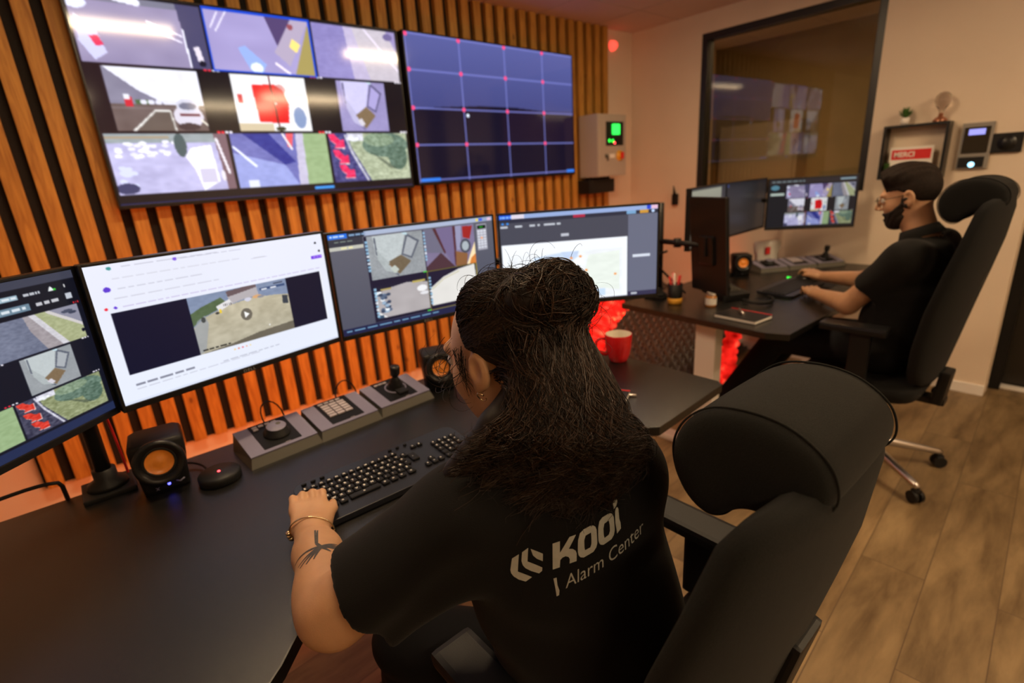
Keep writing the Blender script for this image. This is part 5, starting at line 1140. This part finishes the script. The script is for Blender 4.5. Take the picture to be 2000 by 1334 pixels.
flat = Pth.reshape(-1, 3); pr = proj_sdf(flat, lambda P: np.minimum(w_hairbulk(P), w_shirt(P) + .004), lay.reshape(-1)); wgt = np.tile(np.clip(1.15 - ts ** 4 * .7, 0, 1)[None], (len(Pth), 1)).reshape(-1, 1)
wgt = np.where((np.minimum(w_hairbulk(flat), w_shirt(flat) + .004) < lay.reshape(-1))[:, None], 1., wgt); Pth = (flat * (1 - wgt.clip(0, 1)) + pr * wgt.clip(0, 1)).reshape(Pth.shape)
strands('hair_strands', Pth, np.concatenate(allr), [M_hair, M_hair_l], hair, .3, (rg.rand(len(Pth)) < .5).astype(int))
# swept back top and sides
ptop = []
for i in range(1500):
    if rg.rand() < .6:
        th = rg.uniform(-1.15, 1.15); zz = .10 - .085 * abs(math.sin(th)) ** 1.2; r0 = _n((.082 * math.sin(th), .000 + .30 * zz - .004 * abs(math.sin(th)), zz))
    else:
        sd_ = -1 if rg.rand() < .6 else 1; r0 = _n((sd_ * .080, rg.uniform(-.035, .020), rg.uniform(.028, .050)))
    e0 = _n((rg.normal() * .028, -.085 + rg.normal() * .012, .062 + rg.normal() * .018)); g = ts[:, None]
    q = r0 * (1 - g) + e0 * g; q = q / np.linalg.norm(q / _n((.082, .103, .096)), axis=1, keepdims=True); q = q + .0035 * np.sin(ts * rg.uniform(8, 22) + rg.rand() * 6)[:, None] * rg.normal(size=3)
    q[:, 2] -= .012 * np.sin(ts * math.pi) * (1 if abs(r0[0]) > .06 else 0)
    ptop.append(WHC + q @ WFR.T * WSC)
ptop = np.array(ptop); flat = proj_sdf(ptop.reshape(-1, 3), w_hairbulk, np.repeat(rg.uniform(-.001, .004, len(ptop)), K)); ptop = flat.reshape(ptop.shape)
strands('hair_strands', ptop, rg.uniform(.0006, .0011, len(ptop)), [M_hair, M_hair_l], hair, .6, (rg.rand(len(ptop)) < .35).astype(int))
# bun loops
pb = []
for i in range(1100):
    c = _n((.010, -.106, .072)) if i % 2 else _n((.028, -.110, .058)); n_ = rg.normal(size=3); n_ /= np.linalg.norm(n_); u_ = np.cross(n_, rg.normal(size=3)); u_ /= np.linalg.norm(u_); v_ = np.cross(n_, u_)
    a0 = rg.rand() * 6.28; L = rg.uniform(1.2, 3.4); aa = a0 + ts * L; R0 = rg.uniform(.86, 1.20)
    q = c + (np.cos(aa)[:, None] * u_ + np.sin(aa)[:, None] * v_) * _n((.060, .050, .047)) * R0; q += .004 * np.sin(ts * 12 + rg.rand() * 6)[:, None] * rg.normal(size=3); pb.append(WHC + q @ WFR.T * WSC)
pb = np.array(pb); f1 = pb.reshape(-1, 3); f2 = proj_sdf(f1, w_hairbulk, np.repeat(rg.uniform(-.001, .009, len(pb)), K), 3); pb = (f2 * .62 + f1 * .38).reshape(pb.shape)
strands('bun_strands', pb, rg.uniform(.0006, .0012, len(pb)), [M_hair, M_hair_l], hair, .6, (rg.rand(len(pb)) < .4).astype(int))
# loose curls standing off the head and round the temple
pf = []
for i in range(95):
    k = rg.rand()
    if k < .5: r0 = _n((rg.normal() * .04, -.06 + rg.normal() * .035, .115)); out = _n((rg.normal() * .7, rg.normal() * .7, 1.0)); ln = rg.uniform(.010, .026)
    elif k < .75: r0 = _n((-.080, rg.uniform(.02, .055), rg.uniform(-.03, .05))); out = _n((-.6, .5, -.5)); ln = rg.uniform(.02, .05)
    else: r0 = _n((rg.uniform(.03, .07), -.125 + rg.rand() * .03, rg.uniform(-.01, .07))); out = _n((.9, -.6, -.2)); ln = rg.uniform(.02, .045)
    out = out / np.linalg.norm(out); sw = rg.normal(size=3); sw -= out * (sw @ out); sw /= np.linalg.norm(sw); A = ln; g = ts * rg.uniform(1.8, 3.6)
    q = r0 + out * (A * np.sin(g * .9))[:, None] + sw * (A * .8 * (1 - np.cos(g)))[:, None]; pf.append(WHC + q @ WFR.T * WSC)
strands('flyaway_hair', np.array(pf), rg.uniform(.0003, .0006, len(pf)), [M_hair, M_hair_l], hair, .4, (rg.rand(len(pf)) < .2).astype(int))
# fine hair falling in front of the ear
pc = []
for i in range(38):
    a_ = _n((-.079, rg.uniform(.012, .036), rg.uniform(.008, .030))); e_ = _n((-.079, rg.uniform(.012, .030), rg.uniform(-.052, -.015))); g = ts[:, None]
    q = a_ * (1 - g) + e_ * g; fr = rg.uniform(3, 9); ph = rg.rand() * 6.28; q = q + np.stack([-.005 * np.sin(ts * 3.1), .0045 * np.sin(ts * fr + ph) * ts, .002 * np.cos(ts * fr + ph)], 1)
    pc.append(WHC + q @ WFR.T * WSC)
strands('temple_hair', np.array(pc), .00045, [M_hair], hair, .3)

# ---- print on the back of the shirt and the tattoo, laid onto the real surface
def bvh_of(o, M=None):
    me = o.data; vs = [v.co.copy() for v in me.vertices]; return BVHTree.FromPolygons(vs, [tuple(p.vertices) for p in me.polygons])
def cam_ray(px, py): return Vector(RW @ _n((px - 1000, py - 667, F_PX))).normalized()
CAMV = Vector((0, 0, CAM_Z))
def lay(polys, to3d, bvh, direction, lift, name, m, parent, step=.004, tris=None):
    """polys: list of (outer, holes) in 2D; filled, refined and dropped onto a surface"""
    bm = bmesh.new()
    for outer, holes in polys:
        es = []
        for lp in [outer] + holes:
            vs = [bm.verts.new((x, y, 0)) for x, y in lp]; es += [bm.edges.new((vs[i], vs[(i + 1) % len(vs)])) for i in range(len(vs))]
        bmesh.ops.triangle_fill(bm, use_beauty=True, use_dissolve=False, edges=es)
    for _ in range(4):
        le = [e for e in bm.edges if e.calc_length() > step]
        if not le: break
        bmesh.ops.subdivide_edges(bm, edges=le, cuts=1); bmesh.ops.triangulate(bm, faces=bm.faces)
    dv = Vector(direction).normalized()
    for v in bm.verts:
        p = to3d(v.co.x, v.co.y); h = bvh.ray_cast(p - dv * .3, dv)
        v.co = (h[0] - dv * lift) if h[0] is not None else p
    me = bpy.data.meshes.new(name); bm.to_mesh(me); bm.free(); return adopt(link(name, me, m, None, True), parent)
sb = bvh_of(shirt)
LOGO = [([(35, 820), (110, 765), (108, 990), (262, 1040), (195, 1103), (120, 1088), (65, 1055), (35, 1015), (25, 975)], []), ([(145, 740), (212, 682), (210, 855), (370, 910), (368, 950), (335, 985), (250, 968), (190, 940), (160, 905), (143, 850)], []), ([(240, 695), (375, 745), (375, 835), (310, 812), (268, 775)], []),
        ([(478, 615), (558, 580), (557, 715), (665, 525), (740, 495), (655, 662), (700, 662), (730, 680), (742, 710), (740, 800), (662, 832), (665, 780), (650, 756), (620, 750), (585, 768), (560, 800), (555, 885), (480, 920)], []),
        ([(757, 640), (762, 560), (785, 480), (830, 435), (910, 394), (945, 390), (972, 405), (984, 440), (985, 590), (970, 640), (935, 690), (820, 757), (785, 755), (765, 735), (757, 700)], [[(832, 560), (850, 505), (915, 470), (918, 520), (915, 600), (900, 640), (838, 672), (832, 640)]]),
        ([(1000, 500), (1005, 420), (1025, 345), (1065, 302), (1145, 264), (1180, 260), (1203, 275), (1213, 310), (1213, 450), (1198, 505), (1165, 552), (1058, 612), (1025, 610), (1006, 590), (1000, 560)], [[(1068, 430), (1085, 372), (1145, 340), (1152, 390), (1150, 460), (1132, 500), (1075, 535), (1068, 500)]]),
        ([(1240, 230), (1255, 205), (1275, 195), (1285, 215), (1285, 330), (1298, 375), (1298, 440), (1240, 495), (1237, 440), (1228, 380), (1232, 300)], []), ([(1218, 130), (1280, 105), (1278, 150), (1255, 190), (1225, 215)], []),
        ([(487, 1025), (520, 1010), (530, 1100), (552, 1160), (548, 1215), (522, 1232), (505, 1120)], [])]
def st(x, y): return (x - 480.), (920. - .559 * (x - 480.)) - y
def hit(px, py):
    h = sb.ray_cast(CAMV, cam_ray(px, py)); return h[0]
pA = hit(1000 + 480 / 6.062, 960 + 920 / 6.062); pB = hit(1000 + 1240 / 6.062, 960 + 495 / 6.062); pC = hit(1000 + 480 / 6.062, 960 + 1232 / 6.062)
if pA and pB and pC:
    ud = (pB - pA); su = ud.length / 760.; ud.normalize(); vd = (pA - pC); nv = ud.cross(vd).normalized(); vd2 = nv.cross(ud).normalized(); sv = vd.dot(vd2) / 312.; shx = vd.dot(ud) / 312.
    print('print scale', su * 1000, sv * 1000, shx * 1000, [round(c, 3) for c in (*pA, *pB)])
    def to3d(s, t): return pA + ud * (s * su) + (vd2 * sv + ud * shx) * t
    polys = [([st(*p) for p in o], [[st(*p) for p in h] for h in hs]) for o, hs in LOGO]
    lay(polys, to3d, sb, -nv if (-nv).dot(Vector(wf)) > 0 else nv, .0012, 'shirt_logo', M_print, shirt, 14)
    tm = text_mesh('Alarm Center', 100, 1, 0, 'LEFT', offset=-.4); xs = [v.co.x for v in tm.vertices]; w0 = max(xs) - min(xs)
    bm = bmesh.new(); bm.from_mesh(tm); kx = 1010 / w0; ky = 2.25
    for v in bm.verts: v.co = Vector((140 + (v.co.x - min(xs)) * kx, -290 + (140 + (v.co.x - min(xs)) * kx - 140) * .05 + v.co.y * ky, 0))
    for _ in range(3):
        le = [e for e in bm.edges if e.calc_length() > 30]
        if le: bmesh.ops.subdivide_edges(bm, edges=le, cuts=1); bmesh.ops.triangulate(bm, faces=bm.faces)
    dd = -nv if (-nv).dot(Vector(wf)) > 0 else nv
    for v in bm.verts:
        p = to3d(v.co.x, v.co.y); h = sb.ray_cast(p - dd * .3, dd); v.co = (h[0] - dd * .0012) if h[0] is not None else p
    me = bpy.data.meshes.new('shirt_lettering'); bm.to_mesh(me); bm.free(); bpy.data.meshes.remove(tm); adopt(link('shirt_lettering', me, M_print, None), shirt)
body_o = [c for c in woman.children if c.name.startswith('body')][0]; bb = bvh_of(body_o)
TAT = []
def stroke(x0, y0, x1, y1, w0, w1):
    dx, dy = x1 - x0, y1 - y0; L = math.hypot(dx, dy); nx, ny = -dy / L, dx / L
    TAT.append(([(x0 + nx * w0, y0 + ny * w0), (x1 + nx * w1, y1 + ny * w1), (x1 - nx * w1, y1 - ny * w1), (x0 - nx * w0, y0 - ny * w0)], []))
# a dark fan shaped tattoo on the forearm; coordinates in millimetres on the arm, y towards the hand
for a, L in ((200, 34), (214, 36), (228, 33), (243, 27), (165, 36), (300, 20), (330, 30), (345, 34), (2, 28), (18, 24)): stroke(0, 0, L * math.cos(math.radians(a)), L * math.sin(math.radians(a)), 3.0, .9)
stroke(0, 0, -4, 12, 3, 2); stroke(-4, 12, -1, 42, 2.0, 1.2); stroke(-3, 13, 2, 40, 1.6, 1.0); stroke(20, -32, 30, -28, .9, .5); stroke(18, -42, 28, -40, .8, .5)
ac = LEL * .52 + LWR * .48; fa = Vector(LWR - LEL).normalized(); sa = fa.cross(Vector((0, 0, 1))).normalized()
for i, (o, h) in enumerate(TAT): pass
lay(TAT, lambda x, y: Vector(ac) + sa * ((x + 4) * .00135) + fa * ((y - 4) * .0014) + Vector((0, 0, .02)), bb, (0, 0, -1), .0005, 'tattoo', M_ink, body_o, 4)

# ---- the bearded man
MHC = _n((2.735, .612, 1.256)); MFR = frame((-.14, .95, -.27)); MS = _n((2.72, .520, 1.035)); ML = MS + _n((-.180, .02, -.015)); MRs = MS + _n((.175, -.01, -.01)); MP = _n((2.69, .600, .60))
mLE = _n((2.575, .735, .800)); mLW = _n((2.755, .925, .785)); mLK = _n((2.825, .975, .785)); mRE = _n((3.03, .80, .82)); mRW = _n((3.165, 1.045, .790)); mRK = _n((3.205, 1.115, .800))
MR3 = np.stack([_n((1, -.05, 0)), _n((.05, 1, 0)), _n((0, 0, 1))], 1)
def m_body(P):
    d = head_sdf((P - MHC) @ MFR, 1.05)
    d = smin(d, s_cone(P, MS + _n((0, .01, .02)), MHC + _n((.0, -.03, -.06)), .064, .058), .03); d = smin(d, s_cone(P, ML, MRs, .055, .055), .05)
    d = smin(d, s_ell(P, (2.71, .525, .90), (.165, .105, .18), MR3), .05); d = smin(d, s_ell(P, (2.70, .57, .74), (.15, .11, .16), MR3), .05); d = smin(d, s_ell(P, MP, (.165, .12, .09), MR3), .05)
    for sh, el, wr_, kn, sd_, cu in ((ML, mLE, mLW, mLK, (.6, -.8, 0), 1.0), (MRs, mRE, mRW, mRK, (-1, .4, 0), .8)):
        d = smin(d, s_cone(P, sh, el, .054, .044), .03); d = smin(d, s_cone(P, el, wr_, .046, .028), .02); d = smin(d, hand_sdf(P, wr_, kn, sd_, cu, 1.05), .018)
    for h, k, a in ((MP + _n((-.09, 0, 0)), (2.60, 1.03, .575), (2.72, 1.35, .10)), (MP + _n((.09, 0, 0)), (2.85, 1.02, .575), (2.93, 1.32, .10))):
        d = smin(d, s_cone(P, h, k, .074, .055), .03); d = smin(d, s_cone(P, k, a, .050, .036), .02)
    return d
man = empty('person', (2.69, .5, 0)); tag(man, 'seated bearded person with glasses and black polo shirt at the far desk', 'person')
adopt(blob('body', m_body, (2.40, .28, .04), (3.36, 1.52, 1.40), .0046, M_skin2), man); eyes(man, MHC, MFR)
lv = ML * .36 + mLE * .64; ld = (mLE - ML) / np.linalg.norm(mLE - ML); rv = MRs * .36 + mRE * .64; rd = (mRE - MRs) / np.linalg.norm(mRE - MRs)
def m_shirt(P):
    d = s_cone(P, ML + _n((0, 0, -.008)), MRs + _n((0, 0, -.008)), .070, .070); d = smin(d, s_cone(P, MS, MS + _n((.003, .025, .045)), .080, .068), .04)
    d = smin(d, s_ell(P, (2.71, .525, .88), (.192, .128, .20), MR3), .05); d = smin(d, s_ell(P, (2.70, .57, .72), (.185, .138, .17), MR3), .05); d = smin(d, s_ell(P, (2.69, .60, .60), (.19, .14, .09), MR3), .05)
    a = smax(s_cone(P, ML, lv + ld * .05, .074, .070), (P - lv) @ ld, .006); b = smax(s_cone(P, MRs, rv + rd * .05, .074, .070), (P - rv) @ rd, .006)
    d = smin(smin(d, a, .05), b, .05); d = smax(d, .55 - P[:, 2], .01); d = smax(d, -s_cone(P, MS, MHC, .060, .058), .005)
    return d + .003 * np.sin(P @ _n((18, 24, 40)) + 2 * np.sin(P[:, 2] * 22))
ps = adopt(blob('polo_shirt', m_shirt, (2.40, .28, .50), (3.06, .86, 1.16), .007, M_shirt), man)
cn = Vector(MHC - MS).normalized(); cc = Vector(MS) + cn * .075; R_ = cn.to_track_quat('Z', 'Y').to_matrix()
adopt(MB().lathe([(.066, -.012), (.064, .018), (.067, .021), (.080, -.010), (.083, -.022)], cc, 36, rot=R_).build('collar', M_shirt), ps)
def m_trs(P):
    d = s_ell(P, MP + _n((0, 0, -.01)), (.188, .14, .10), MR3)
    for h, k, a in ((MP + _n((-.09, 0, 0)), (2.60, 1.03, .575), (2.72, 1.35, .10)), (MP + _n((.09, 0, 0)), (2.85, 1.02, .575), (2.93, 1.32, .10))):
        d = smin(d, s_cone(P, h, k, .086, .068), .03); d = smin(d, s_cone(P, k, a, .066, .055), .02)
    return smax(d, .10 - P[:, 2], .005)
adopt(blob('trousers', m_trs, (2.40, .28, .06), (3.10, 1.46, .74), .009, M_trouser), man)
for an in ((2.72, 1.35), (2.93, 1.32)):
    b = MB(); b.loft([rring(an[0], an[1] + .065, z, hx, hy, 24, .8) for z, hx, hy in ((0, .045, .14), (.02, .05, .145), (.05, .045, .13), (.08, .04, .09), (.11, .04, .055))]); adopt(b.build('shoe', M_black), man)
def m_beard(P):
    q = (P - MHC) @ MFR; x, y, z = q[:, 0], q[:, 1], q[:, 2]; h = head_sdf(q, .01)
    th = .004 + .005 * np.clip((-.055 - z) / .06, 0, 1) + .0015 * np.sin(P @ _n((300, 210, 260))) 
    ln = z - np.interp(y, [-.02, .008, .03, .06, .085, .12], [.035, .022, -.026, -.046, -.052, -.050]); d = smax(h - th, ln, .006); d = smax(d, -.004 - y, .006)
    d = smax(d, -s_ell(q, (0, .100, -.0685), (.026, .03, .0095)), .004); return smax(d, -(z + .15), .01)
adopt(blob('beard', m_beard, tuple(MHC - .16), tuple(MHC + .16), .0040, M_beard), man)
def m_hair(P):
    q = (P - MHC) @ MFR; x, y, z = q[:, 0], q[:, 1], q[:, 2]; c = s_ell(q, (0, -.015, .025), (.075, .095, .088))
    th = .006 + .024 * np.clip((z - .045) / .05, 0, 1) * np.clip((y + .09) / .12, .35, 1) + .0012 * np.sin(q @ _n((240, 90, 130))) * np.clip((z - .03) * 30, 0, 1) + .012 * np.clip((y - .03) / .05, 0, 1) * np.clip((z - .04) / .04, 0, 1)
    ln = np.where(z > .03, y - (.072 + .10 * np.clip(z - .03, 0, .1)), y - np.interp(z, [-.08, -.03, .0, .03], [-.06, -.028, -.012, .030])); d = smax(c - th, ln, .008); return smax(d, -.070 - z, .01)
mh = adopt(blob('hair', m_hair, tuple(MHC - .16), tuple(MHC + .17), .0040, M_hair2), man)
g = MB(); Rm = Matrix(MFR.tolist()); HC = Vector(MHC)
for s in (-1, 1):
    pts = [HC + Rm @ Vector((s * .033 + .023 * math.copysign(abs(math.cos(t)) ** .7, math.cos(t)), .110 - .006 * abs(s * .033 + .023 * math.cos(t)) / .05, .000 + .018 * math.copysign(abs(math.sin(t)) ** .7, math.sin(t)))) for t in np.linspace(0, 2 * math.pi, 33)]; g.tube(pts, .0013, 6)
    g.tube([HC + Rm @ Vector(p) for p in ((s * .057, .104, .006), (s * .080, .06, .006), (s * .082, .0, .004), (s * .080, -.018, -.004))], .0016, 6)
g.tube([HC + Rm @ Vector(p) for p in ((-.010, .113, .004), (0, .118, .007), (.010, .113, .004))], .0013, 6)
gl = adopt(g.build('glasses', mat('thin_dark_frame', (.08, .06, .05), .3, metal=1)), man)
